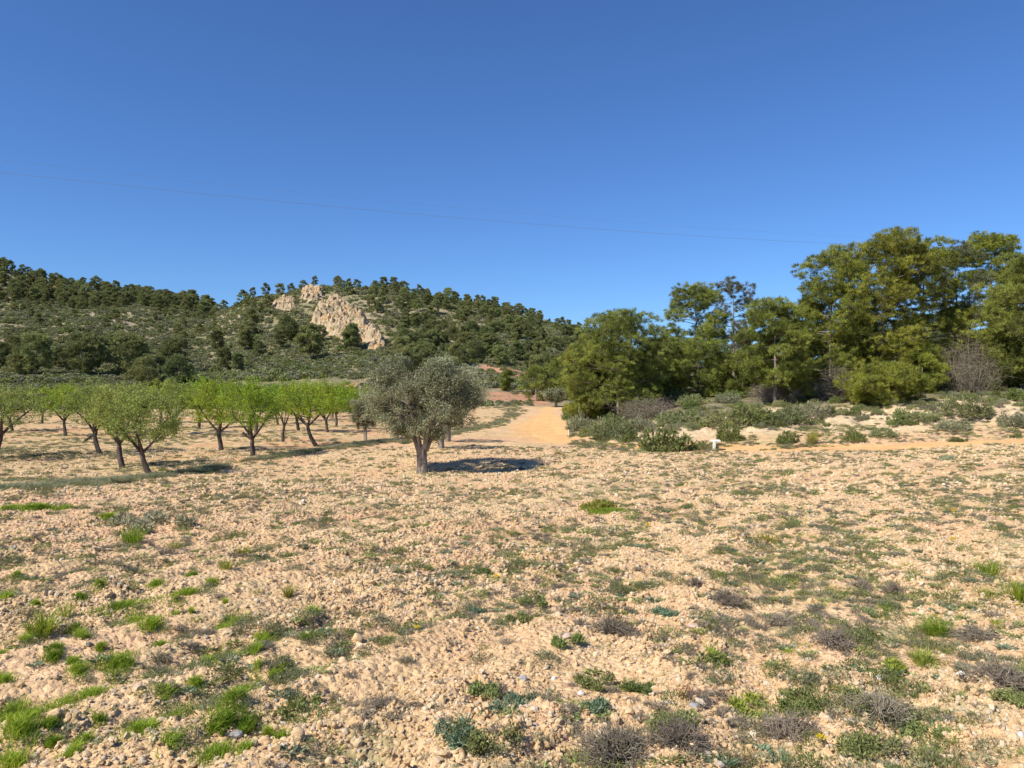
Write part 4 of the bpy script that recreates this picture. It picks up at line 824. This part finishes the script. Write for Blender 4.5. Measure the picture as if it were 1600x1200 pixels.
# ================================================================== FIELD COVER: gravel, herbs, grass
def gravel():
    r = np.random.default_rng(31); src = [stone_mesh(800+i, [M['stone']], 1 if i % 3 else 2, .55+.4*r.random(), .9) for i in range(12)]
    A = []
    for n, Y0, Y1, s0, s1, pw in ((115000, 2.6, 7, .004, .017, 1.7), (15000, 2.6, 8, .015, .030, 1.8), (97000, 7, 14, .007, .028, 1.5), (105000, 14, 36, .014, .050, 1.5)):
        Y = np.sqrt(Y0**2+r.random(n)*(Y1**2-Y0**2)); n = int(n*1.3) if False else n; u = r.uniform(-.95, .95, n); x = u*Y
        d = fbm(x*.8, Y*.8, 3, 47); k = r.random(n) < np.clip((d-.30)*3.2, .12, 1)
        m = masks(x, Y); k &= (m['track'] < .3) | (r.random(n) < .08)
        x, Y = x[k], Y[k]; s = s0+(s1-s0)*r.random(len(x))**pw; A.append(np.stack([x, Y, s], 1))
    A = np.vstack(A); z = HT(A[:, 0], A[:, 1])+A[:, 2]*.15; n = len(A)
    scatter('gravel', np.column_stack([A[:, :2], z]), r.random((n, 3))*[.5, .5, 6.28], np.stack([A[:, 2]]*3, 1)*r.uniform(.65, 1.3, (n, 3)), r.integers(0, 12, n), src, 'pale orange gravel and clods covering the bare field', 'gravel')
gravel()
def herbs():
    r = np.random.default_rng(32)
    src = [rosette_geo(1, 70, .05, .05, .016).mesh('h', [M['herb']]), rosette_geo(2, 110, .09, .045, .012, .8).mesh('h', [M['herb']]), rosette_geo(3, 90, .07, .05, .010, .9).mesh('h', [M['greyherb']]),
      twigball_geo(4, .20, .08, 34).mesh('h', [M['drytwig']]), tuft_geo(5, 60, .10, .005, .05, .7, .35).mesh('h', [M['grass']]), tuft_geo(6, 60, .11, .005, .05, .8, .4).mesh('h', [M['yellowgrass']]), rosette_geo(7, 80, .06, .06, .014, .6).mesh('h', [M['bluegreen']]),
      shrub_geo(8, .26, .12, 70, 6, .03, .008, stems=8)[1].mesh('h', [M['herb']]), shrub_geo(9, .24, .10, 70, 6, .03, .007, stems=8)[1].mesh('h', [M['greyherb']]), rosette_geo(10, 60, .10, .03, .010, .8).mesh('h', [M['yellowgrass']])]
    A = []
    for n, Y0, Y1, s0, s1 in ((17500, 2.6, 9, .22, .85), (30000, 9, 18, .3, .9), (42000, 18, 36, .4, 1.1)):
        Y = np.sqrt(Y0**2+r.random(n)*(Y1**2-Y0**2)); u = r.uniform(-1., 1., n); x = u*Y
        d = .55*fbm(x*.6, Y*.6, 3, 61)+.45*fbm(x*2.6, Y*2.6, 2, 63)+np.clip(u, -.5, .5)*.04-.045*np.where(x-.05*Y > 0, np.sin((x*.93-Y*.37+(fbm(x*.5, Y*.5, 2, 43)-.5)*.9)*2*math.pi/.95), np.sin((x*.80-Y*.60+(fbm(x*.7, Y*.7, 2, 41)-.5)*.5)*2*math.pi/.62))-.05*np.sin((x*.97-Y*.25)*2*math.pi/3.1+fbm(x*.2, Y*.2, 2, 4)*5); th = np.interp(u, [-.7, -.25, 0, .3, .7], [.485, .478, .50, .48, .462])
        k = r.random(n) < np.clip((d-th+.085-.018*(Y > 9))*2.3, .06, .5); m = masks(x, Y); k &= (m['track'] < .35)
        x, Y = x[k], Y[k]; A.append(np.stack([x, Y, r.uniform(s0, s1, len(x))], 1))
    Y = r.uniform(34, 47, 5200); px = r.uniform(890, 1760, 5200); x = (px-800)/FPX*Y; k = fbm(x*.8, Y*.8, 3, 62) > .50; A.append(np.stack([x[k], Y[k], r.uniform(.6, 1.9, k.sum())], 1))
    A = np.vstack(A); n = len(A); z = HT(A[:, 0], A[:, 1])-.004; c = fbm(A[:, 0]*.9, A[:, 1]*.9, 2, 64); idx = r.choice(10, n, p=[.10, .13, .12, .17, .05, .03, .07, .14, .15, .04]); dryz = (c > .56) & (r.random(n) < .5); idx[dryz] = 3
    scatter('field_weeds', np.column_stack([A[:, :2], z]), np.stack([np.zeros(n), np.zeros(n), r.random(n)*6.28], 1), np.stack([A[:, 2], A[:, 2], A[:, 2]*.7], 1), idx, src, 'low green, grey and dry weeds scattered over the stony field', 'weeds')
    # orchard floor
    n = 14000; Y = r.uniform(20, 85, n); px = r.uniform(-150, 780, n); x = (px-800)/FPX*Y; m = masks(x, Y); k = (m['orch'] > .6) & (fbm(x*.4, Y*.4, 3, 65)+.25*(r.random(len(x))-.5) > .50); x, Y = x[k], Y[k]; n = len(x); s = r.uniform(.5, 1.7, n)
    scatter('orchard_weeds', np.column_stack([x, Y, HT(x, Y)-.01]), np.stack([np.zeros(n), np.zeros(n), r.random(n)*6.28], 1), np.stack([s, s, s*.7], 1), r.choice([1, 2, 8, 9], n), src, 'thin yellowish weeds on the orchard floor', 'weeds')
herbs()
PATCH = [(185,955,42,24,1),(205,968,30,16,1),(290,938,26,28,1),(372,972,30,26,1),(350,985,18,16,1),(236,990,22,26,1.1),(490,970,17,10,1),(325,1032,24,18,.9),(180,1052,34,18,.9),(388,1068,26,36,1.1),(368,1112,32,22,1.2),(20,1112,32,24,1.2),(88,1108,36,20,1.1),(140,1098,28,20,1),(32,1158,42,20,1.3),(215,1152,34,30,1),(262,1092,24,12,.8),(340,1172,34,26,1.1),(412,1000,22,22,.9),(85,1035,13,12,1.),(300,908,12,10,.9),(480,1012,15,12,.8),(442,1040,18,22,.8),(948,802,34,13,1.3),(350,1135,26,18,1),(270,1168,22,24,.9),(400,1030,18,18,.9),(250,1012,14,14,.9),(330,915,10,8,.8),(125,1010,9,14,1),(20,800,22,7,2.),(60,800,20,7,1.8),(100,798,16,7,1.8),(170,815,12,6,1.5),(20,1190,26,14,1.1),(5,1080,10,10,1),(1115,1036,20,8,1)]
_pr = np.random.default_rng(77)
for _ in range(48):
    _y = 885+305*_pr.random()**.8; _x = _pr.uniform(0, 300+.8*(_y-885)); _s = _pr.uniform(.5, 1.2)*(_y-500)/500; PATCH.append((_x, _y, 13*_s, 8*_s, .8))
def grass():
    r = np.random.default_rng(33); g = Geo(); CC = []; LL = []; TT = []
    for px, py, rx, ry, hs_ in PATCH:
        x0, y0 = G(px, min(py, 1195)); a = rx*y0/FPX*1.2; b = min(abs(G(px, min(py, 1195)-ry)[1]-y0), a*1.5); n = int(6800*max(.01, a*b)**.8*1.2)+160
        q = np.abs(r.normal(size=n))*.52; an = r.random(n)*6.28; X = x0+np.cos(an)*q*a*1.1; Y = y0+np.sin(an)*q*b*1.15; k = fbm(X*7, Y*7, 3, 88)+(1-np.minimum(q, 1.4))*.30 > .545; X, Y, q = X[k], Y[k], q[k]
        CC.append(np.stack([X, Y, HT(X, Y)-.008], 1)); LL.append(.088*hs_*.85*(1.15-.4*np.minimum(q, 1.2))*(.6+.6*r.random(len(X)))); TT.append(np.clip(fbm(X*5, Y*5, 2, 12)*1.6-.3+r.normal(size=len(X))*.15, 0, 1))
    C = np.vstack(CC); n = len(C); D = unit(np.array([0, 0, 1.])+r.normal(size=(n, 3))*[.28, .28, .1]); blades(g, r, C, D, np.concatenate(LL), .0042*np.maximum(1, C[:, 1]/5.5), .3, 0, np.concatenate(TT))
    o = obj('grass', g.mesh('grass', [M['grass']])); o['kind'] = 'stuff'; tag(o, 'fine bright green young grass growing in the furrows', 'grass')
grass()

# individual tufts, bushes and mats in the foreground
def plant(px, py, me, name, label, cat, group=None, s=1., parts=None):
    x, y = G(px, min(py, 1196)); o = obj(name, me); o.location = (x, y, H(x, y)); o.rotation_euler = (0, 0, rng.random()*6.28); o.scale = (s, s, s); tag(o, label, cat, group); return o
TF = [(66, 995, 170, .24, .006, .07, 'grass', 1, 'tall spiky grass clump alone on bare soil at the left'), (1462, 988, 240, .17, .005, .07, 'grass', 1, 'yellow-green grass clump in front of dry stalks at the right'), (1444, 1036, 170, .12, .005, .06, 'yellowgrass', 1, 'small grass clump below the larger one at the right'),
 (1592, 945, 220, .22, .006, .09, 'grass', 1, 'grass clump cut by the right edge of the photo'), (1543, 900, 150, .22, .007, .09, 'grass', 1, 'grass clump just left of and behind the one at the right edge'), (1540, 945, 120, .12, .005, .07, 'yellowgrass', 1, 'flat grass clump left of the one at the right edge'),
 (205, 845, 160, .26, .009, .12, 'grass', 1, 'grass clump at the far left field in front of grey weeds'), (450, 938, 90, .13, .006, .03, 'yellowgrass', 1, 'narrow yellowish grass clump near the stony patch'), (104, 972, 60, .16, .005, .04, 'yellowgrass', 1, 'thin sparse grass clump right of the tall spiky one'),
 (352, 900, 80, .15, .006, .05, 'yellowgrass', 1, 'little yellow-green clump beyond the left grass patches'), (1195, 842, 120, .16, .009, .12, 'yellowgrass', 1, 'yellowish clump in the middle distance at the right'), (270, 862, 70, .13, .006, .06, 'yellowgrass', 1, 'small yellow clump behind the left grass patches'), (382, 870, 60, .15, .006, .05, 'yellowgrass', 1, 'small clump on weedy ground left of centre'),
 (1384, 955, 70, .1, .004, .04, 'grass', 1, 'thin upright clump left of the larger grass clump at the right'), (1225, 1180, 110, .10, .004, .05, 'bluegreen', 1, 'blue-green tuft at the bottom edge'), (908, 1178, 120, .09, .005, .05, 'herb', 1, 'small green tuft beside the big dry bush at the bottom')]
for i, (px, py, n, L, W, rd, m, s, lb) in enumerate(TF): plant(px, py, tuft_geo(200+i, n, L, W, rd, .6, .3).mesh('grass_clump', [M[m]]), 'grass_clump', lb, 'grass clump')
DB = [(965, 1188, .42, .13, 220, 'largest dry grey twiggy bush at the bottom edge'), (1060, 1178, .32, .10, 140, 'dry grey bush right of the largest one at the bottom'), (955, 985, .36, .10, 150, 'dry brown-grey cushion of twigs in mid field'), (1135, 945, .34, .10, 140, 'dark purplish dry bush right of mid field'), (1398, 922, .26, .10, 110, 'small dark round dry bush in the right half'),
 (1345, 922, .22, .07, 80, 'low dark dry bush left of the small round one'), (1560, 1085, .36, .10, 170, 'dark dry bush near the right edge'), (1375, 1120, .34, .09, 170, 'grey dry bush right of the square pinkish stone'), (1235, 1140, .34, .10, 150, 'straggly dry bush left of the square pinkish stone'), (1300, 1020, .34, .09, 120, 'thin grey dry bush in the right foreground'), (1525, 1000, .34, .08, 110, 'sprawling thin dry weed right of the grass clump'),
 (600, 1112, .24, .05, 90, 'flat dry grass wisp in the stony middle'), (1215, 975, .3, .08, 100, 'grey dry bush behind the right foreground'), (1085, 925, .2, .08, 70, 'small grey dry bush in mid field'), (262, 868, .3, .10, 90, 'small purplish dry cushion at the left')]
for i, (px, py, w_, h, n, lb) in enumerate(DB): plant(px, py, twigball_geo(230+i, w_, h, n).mesh('dry_bush', [M['drytwig']]), 'dry_bush', lb, 'dry bush')
MATS = [(1330, 1105, .34, .07, 'herb', 'bright green leafy mat beside the square pinkish stone'), (1440, 1150, .36, .07, 'herb', 'green leafy mat below the right-hand stones'), (1260, 1110, .30, .08, 'greenbush', 'dark green mat above the straggly dry bush'), (1025, 1150, .34, .08, 'herb', 'green herb growing through the two bottom dry bushes'), (1160, 1100, .34, .07, 'yellowgrass', 'yellow-green herb mat right of centre'), (1114, 1040, .24, .06, 'greenbush', 'rounded dark green herb in the right middle'),
 (770, 1185, .36, .10, 'herb', 'leafy green herb at the bottom edge, middle'), (725, 1180, .26, .10, 'bluegreen', 'bluish herb left of the leafy green one at the bottom'), (930, 1110, .2, .06, 'bluegreen', 'narrow bluish herb left of the rusty tuft'), (920, 1072, .2, .05, 'herb', 'small green herb beside a cream stone in mid field'), (1040, 962, .2, .05, 'bluegreen', 'blue-green rosette right of the dry cushion'), (830, 970, .26, .05, 'herb', 'green herb left of the dry cushion'), (885, 1015, .22, .06, 'greenbush', 'dark herb beside a grey-pink stone in mid field'),
 (1385, 1045, .26, .06, 'yellowgrass', 'flowering herb above the white stone'), (1590, 1110, .24, .06, 'herb', 'green herb at the right edge'), (1345, 1185, .4, .09, 'herb', 'wide flowering herb at the bottom right'), (745, 955, .18, .05, 'bluegreen', 'bluish rosette on bare soil left of centre'), (840, 945, .2, .05, 'greenbush', 'pair-like green herb in mid field'), (1000, 1070, .16, .05, 'greenbush', 'small upright green herb above the rusty tuft'), (470, 1100, .2, .05, 'herb', 'green creeping herb left of the stony middle'),
 (745, 1085, .2, .05, 'herb', 'dark green creeping herb in the stony middle'), (795, 1110, .26, .05, 'bluegreen', 'spreading dark herb right of the stony middle'), (945, 795, .9, .16, 'yellowgrass', 'large bright yellow-green clump in the middle distance'), (760, 900, .22, .05, 'greenbush', 'dark herb on bare ground left of centre'), (1480, 720, .8, .12, 'greyherb', 'grey weed patch close to the right-hand track'), (230, 830, .9, .2, 'greyherb', 'wide grey weed clump at the left of the field')]
for i, (px, py, w_, h, m, lb) in enumerate(MATS):
    gs, gl = mat_geo(260+i, w_*.95, h*.8, 150 if w_ < .5 else 220, 8, .024 if w_ < .5 else .08, .008 if w_ < .5 else .02); x, y = G(px, min(py, 1196)); e = empty('herb', (x, y, H(x, y))); obj('stems', gs.mesh('stems', [M['twig']]), e); obj('leaves', gl.mesh('leaves', [M[m]]), e); tag(e, lb, 'herb')
# rusty tuft, yellow flowers
plant(1075, 1095, tuft_geo(300, 90, .07, .004, .05, .7, .3).mesh('rusty_tuft', [leaf_mat('rust_leaves', (.22, .08, .03), (.45, .2, .08))]), 'rusty_tuft', 'small rust-brown tuft of dead grass right of centre', 'grass clump')
for i, (px, py, lb) in enumerate(((652, 1003, 'small yellow flower in the stony middle of the foreground'), (776, 905, 'small yellow flower on bare soil left of centre'), (1592, 958, 'small yellow flower at the right edge'), (1282, 1168, 'tiny yellow flower at the bottom right'), (1488, 842, 'yellow flowers in the right middle distance'), (1012, 823, 'yellow flowers right of the bright clump in the middle distance'), (1490, 800, 'yellow flower beyond the weeds at the right'))):
    x, y = G(px, py); e = empty('yellow_flower', (x, y, H(x, y))); s = .7+max(0, (y-5)*.08); e.scale = (s, s, s)
    obj('stem', tuft_geo(320+i, 14, .06, .003, .01, .6, .2).mesh('stem', [M['herb']]), e); g = Geo(); r = np.random.default_rng(i)
    c = np.array([[0, 0, .05]])+r.normal(size=(60, 3))*[.012, .012, .006]; rhombs(g, r, c, rdir(r, 60, .6), .014, .010); obj('blossom', g.mesh('blossom', [M['flower']]), e); tag(e, lb, 'flower')

# individual stones
ST = [(1330, 1132, 26, 28, 'pink', 'square flat pinkish stone at the bottom right', .5, True), (368, 1143, 22, 14, 'grey', 'smooth grey pebble beside green grass at the bottom left', .6, False), (1371, 1063, 20, 14, 'white', 'angular whitish stone right of centre foreground', .5, False), (682, 1176, 22, 15, 'ochre', 'rounded cream stone at the bottom, left of centre', .7, False),
 (520, 1040, 20, 14, 'ochre', 'flat ochre stone, left one of a touching pair', .5, False), (537, 1042, 18, 20, 'ochre', 'upright ochre stone, right one of a touching pair', .9, False), (730, 1020, 17, 15, 'ochre', 'rounded orange stone standing under a grass sprig', .9, False), (85, 1136, 24, 20, 'ochre', 'large brown clod casting a shadow left of the grass', .7, False), (885, 1007, 16, 16, 'pink', 'grey-pink stone behind a dark herb in mid field', .7, False),
 (817, 1062, 18, 13, 'grey', 'pale grey rounded stone left of centre', .7, False), (866, 1058, 10, 10, 'white', 'small white stone right of the pale grey one', .7, False), (909, 1085, 14, 9, 'white', 'small cream stone beside the bluish herb', .6, False), (1085, 990, 22, 12, 'pink', 'flat brown-pink stone under dry twigs', .5, False), (1140, 1180, 22, 18, 'ochre', 'cream stone in front of the dry bushes at the bottom', .7, False), (1020, 1188, 18, 14, 'ochre', 'cream stone at the foot of the largest dry bush', .7, False),
 (972, 1190, 12, 12, 'ochre', 'small pale stone below the largest dry bush', .8, False), (690, 937, 13, 10, 'white', 'whitish stone on bare soil left of centre', .6, False), (1452, 1075, 15, 13, 'pink', 'beige stone right of the white one', .7, False), (1545, 1068, 18, 9, 'ochre', 'flat tan stone above the dark dry bush', .5, False), (1596, 1170, 16, 18, 'white', 'large cream stone at the right edge near the bottom', .8, False), (1541, 990, 20, 10, 'ochre', 'flat tan stone right of the grass clumps', .5, False), (1285, 1100, 18, 10, 'white', 'pale stone left of the green mat', .5, False),
 (1480, 1127, 12, 10, 'white', 'pale stone on the lower right stony strip', .7, False), (467, 1170, 24, 17, 'ochre', 'largest rounded stone in the bottom-left gravel', .7, False), (415, 1165, 18, 17, 'ochre', 'orange stone at the edge of the left grass', .8, False), (123, 1170, 14, 18, 'ochre', 'upright pale orange stone near the bottom left corner', 1, False), (330, 1135, 14, 22, 'ochre', 'tall pointed stone left of the smooth grey pebble', 1.2, False), (970, 1055, 16, 11, 'ochre', 'rounded stone casting a small shadow in mid field', .8, False), (1085, 1113, 17, 12, 'grey', 'pale grey stone below the rusty tuft', .6, False), (1045, 1095, 20, 11, 'white', 'flat whitish stone left of the rusty tuft', .5, False)]
for i, (px, py, w_, h, m, lb, fl, bl) in enumerate(ST):
    x, y = G(px, min(py, 1196)); o = obj('stone', stone_mesh(400+i, [M[m]], 3, fl, .3 if not bl else .5, bl)); s = w_*y/FPX/2; o.scale = (s, s, s); o.location = (x, y, H(x, y)+s*fl*.3); o.rotation_euler = (.25*rng.normal()*.5+(.5 if bl else 0), .1*rng.normal(), rng.random()*.8-.4); tag(o, lb, 'stone')
sv = [stone_mesh(440+i, [M['stone']], 2, .6+.3*rng.random(), .5) for i in range(8)]
for i in range(230):
    px = rng.uniform(20, 1580); py = 1195-290*rng.random()**1.5; x, y = G(px, py)
    if rng.random() > .35+.65*math.exp(-((px-560)/300)**2): continue
    s = rng.uniform(4.5, 9)*y/FPX; o = obj('stone', sv[i % 8]); o.scale = (s, s*.9, s); o.location = (x, y, H(x, y)+s*.25); o.rotation_euler = (rng.normal()*.25, rng.normal()*.25, rng.random()*6.28); tag(o, 'loose pale orange stone '+where(px+(py > 1080)*10000, [(100, 'among the upper left grass patches'), (400, 'right of the upper left grass patches'), (700, 'in the stony middle, farther back'), (1000, 'near the dry brown-grey cushion'), (1400, 'in the right-hand weeds, farther back'), (10100, 'in the bottom left corner'), (10400, 'beside the lower left grass'), (10650, 'at the bottom of the stony middle'), (10950, 'by the largest dry bush'), (11400, 'near the square pinkish stone')]), 'stone', 'loose stones on the field')

# ================================================================== POST, STAKE, LITTER, CABLES
import bmesh
def box(name, sx, sy, sz, m, parent, loc=(0, 0, 0), bev=.01, rot=(0, 0, 0)):
    bm = bmesh.new(); bmesh.ops.create_cube(bm, size=1)
    for v in bm.verts: v.co = Vector((v.co.x*sx, v.co.y*sy, (v.co.z+.5)*sz))
    bmesh.ops.bevel(bm, geom=bm.edges[:], offset=bev, segments=2, affect='EDGES'); me = bpy.data.meshes.new(name); bm.to_mesh(me); bm.free(); me.materials.append(m)
    o = obj(name, me, parent); o.location = loc; o.rotation_euler = rot; return o
x, y = PX(1116, 34.6); z = H(x, y); e = empty('marker_post', (x, y, z-.05)); box('post', .12, .12, .52, M['paint'], e); box('cap_slab', .42, .30, .07, M['paint'], e, (.09, .12, .46), .012, (.12, 0, 0)); tag(e, 'short white post with a pale slab on top, beside the track', 'post')
x, y = PX(888.5, 44.0); z = H(x, y); o = box('marker_stake', .05, .05, .5, M['paint'], None, (x, y, z-.05), .006); tag(o, 'thin white stake at the right edge of the orange track', 'stake')
# scrap of white paper
r = np.random.default_rng(5); g = Geo(); n = 7; uu, vv = np.meshgrid(np.linspace(-1, 1, n), np.linspace(-1, 1, n), indexing='ij'); zz = .02+.016*np.sin(uu*2.3+1)+.012*np.cos(vv*3+uu*2)
top = np.stack([uu*.022, vv*.017, zz*.7], -1).reshape(-1, 3); bot = top-[0, 0, .0015]; i = np.arange(n-1)[:, None]*n; k = np.arange(n-1)[None]; F = np.stack([i+k, i+n+k, i+n+k+1, i+k+1], -1).reshape(-1, 4); g.add(top, F); g.add(bot, F[:, ::-1])
o = obj('paper_scrap', g.mesh('paper_scrap', [M['paint']])); x, y = G(1500, 1075); o.location = (x, y, H(x, y)+.01); tag(o, 'crumpled scrap of white paper lying on the field at the right', 'litter')
# power cables crossing the sky
for dy, dz, lb in ((0, 1.3, 'uppermost of the three thin power cables crossing the sky'), (2.2, -.1, 'middle one of the three thin power cables crossing the sky'), (-2.0, -.9, 'lowest of the three thin power cables crossing the sky')):
    t = np.linspace(-.55, 1.6, 60); xa, ya = PX(0, 112); xb, yb = PX(1280, 176); za, zb = EYE+330*112/FPX, EYE+220*176/FPX
    X = xa+(xb-xa)*t; Y = ya+(yb-ya)*t+dy; Z = za+(zb-za)*t+dz+3.2*((t-.5)**2*4-1)*.35+.6
    g = Geo(); tube(g, np.stack([X, Y, Z], 1), .011, 5); o = obj('power_cable', g.mesh('power_cable', [M['cable']])); tag(o, lb, 'power cable', 'power cables across the sky')
print('far pines', fpn[0], 'objects', len(bpy.data.objects), 'tris', sum(len(m.polygons) for m in bpy.data.meshes))
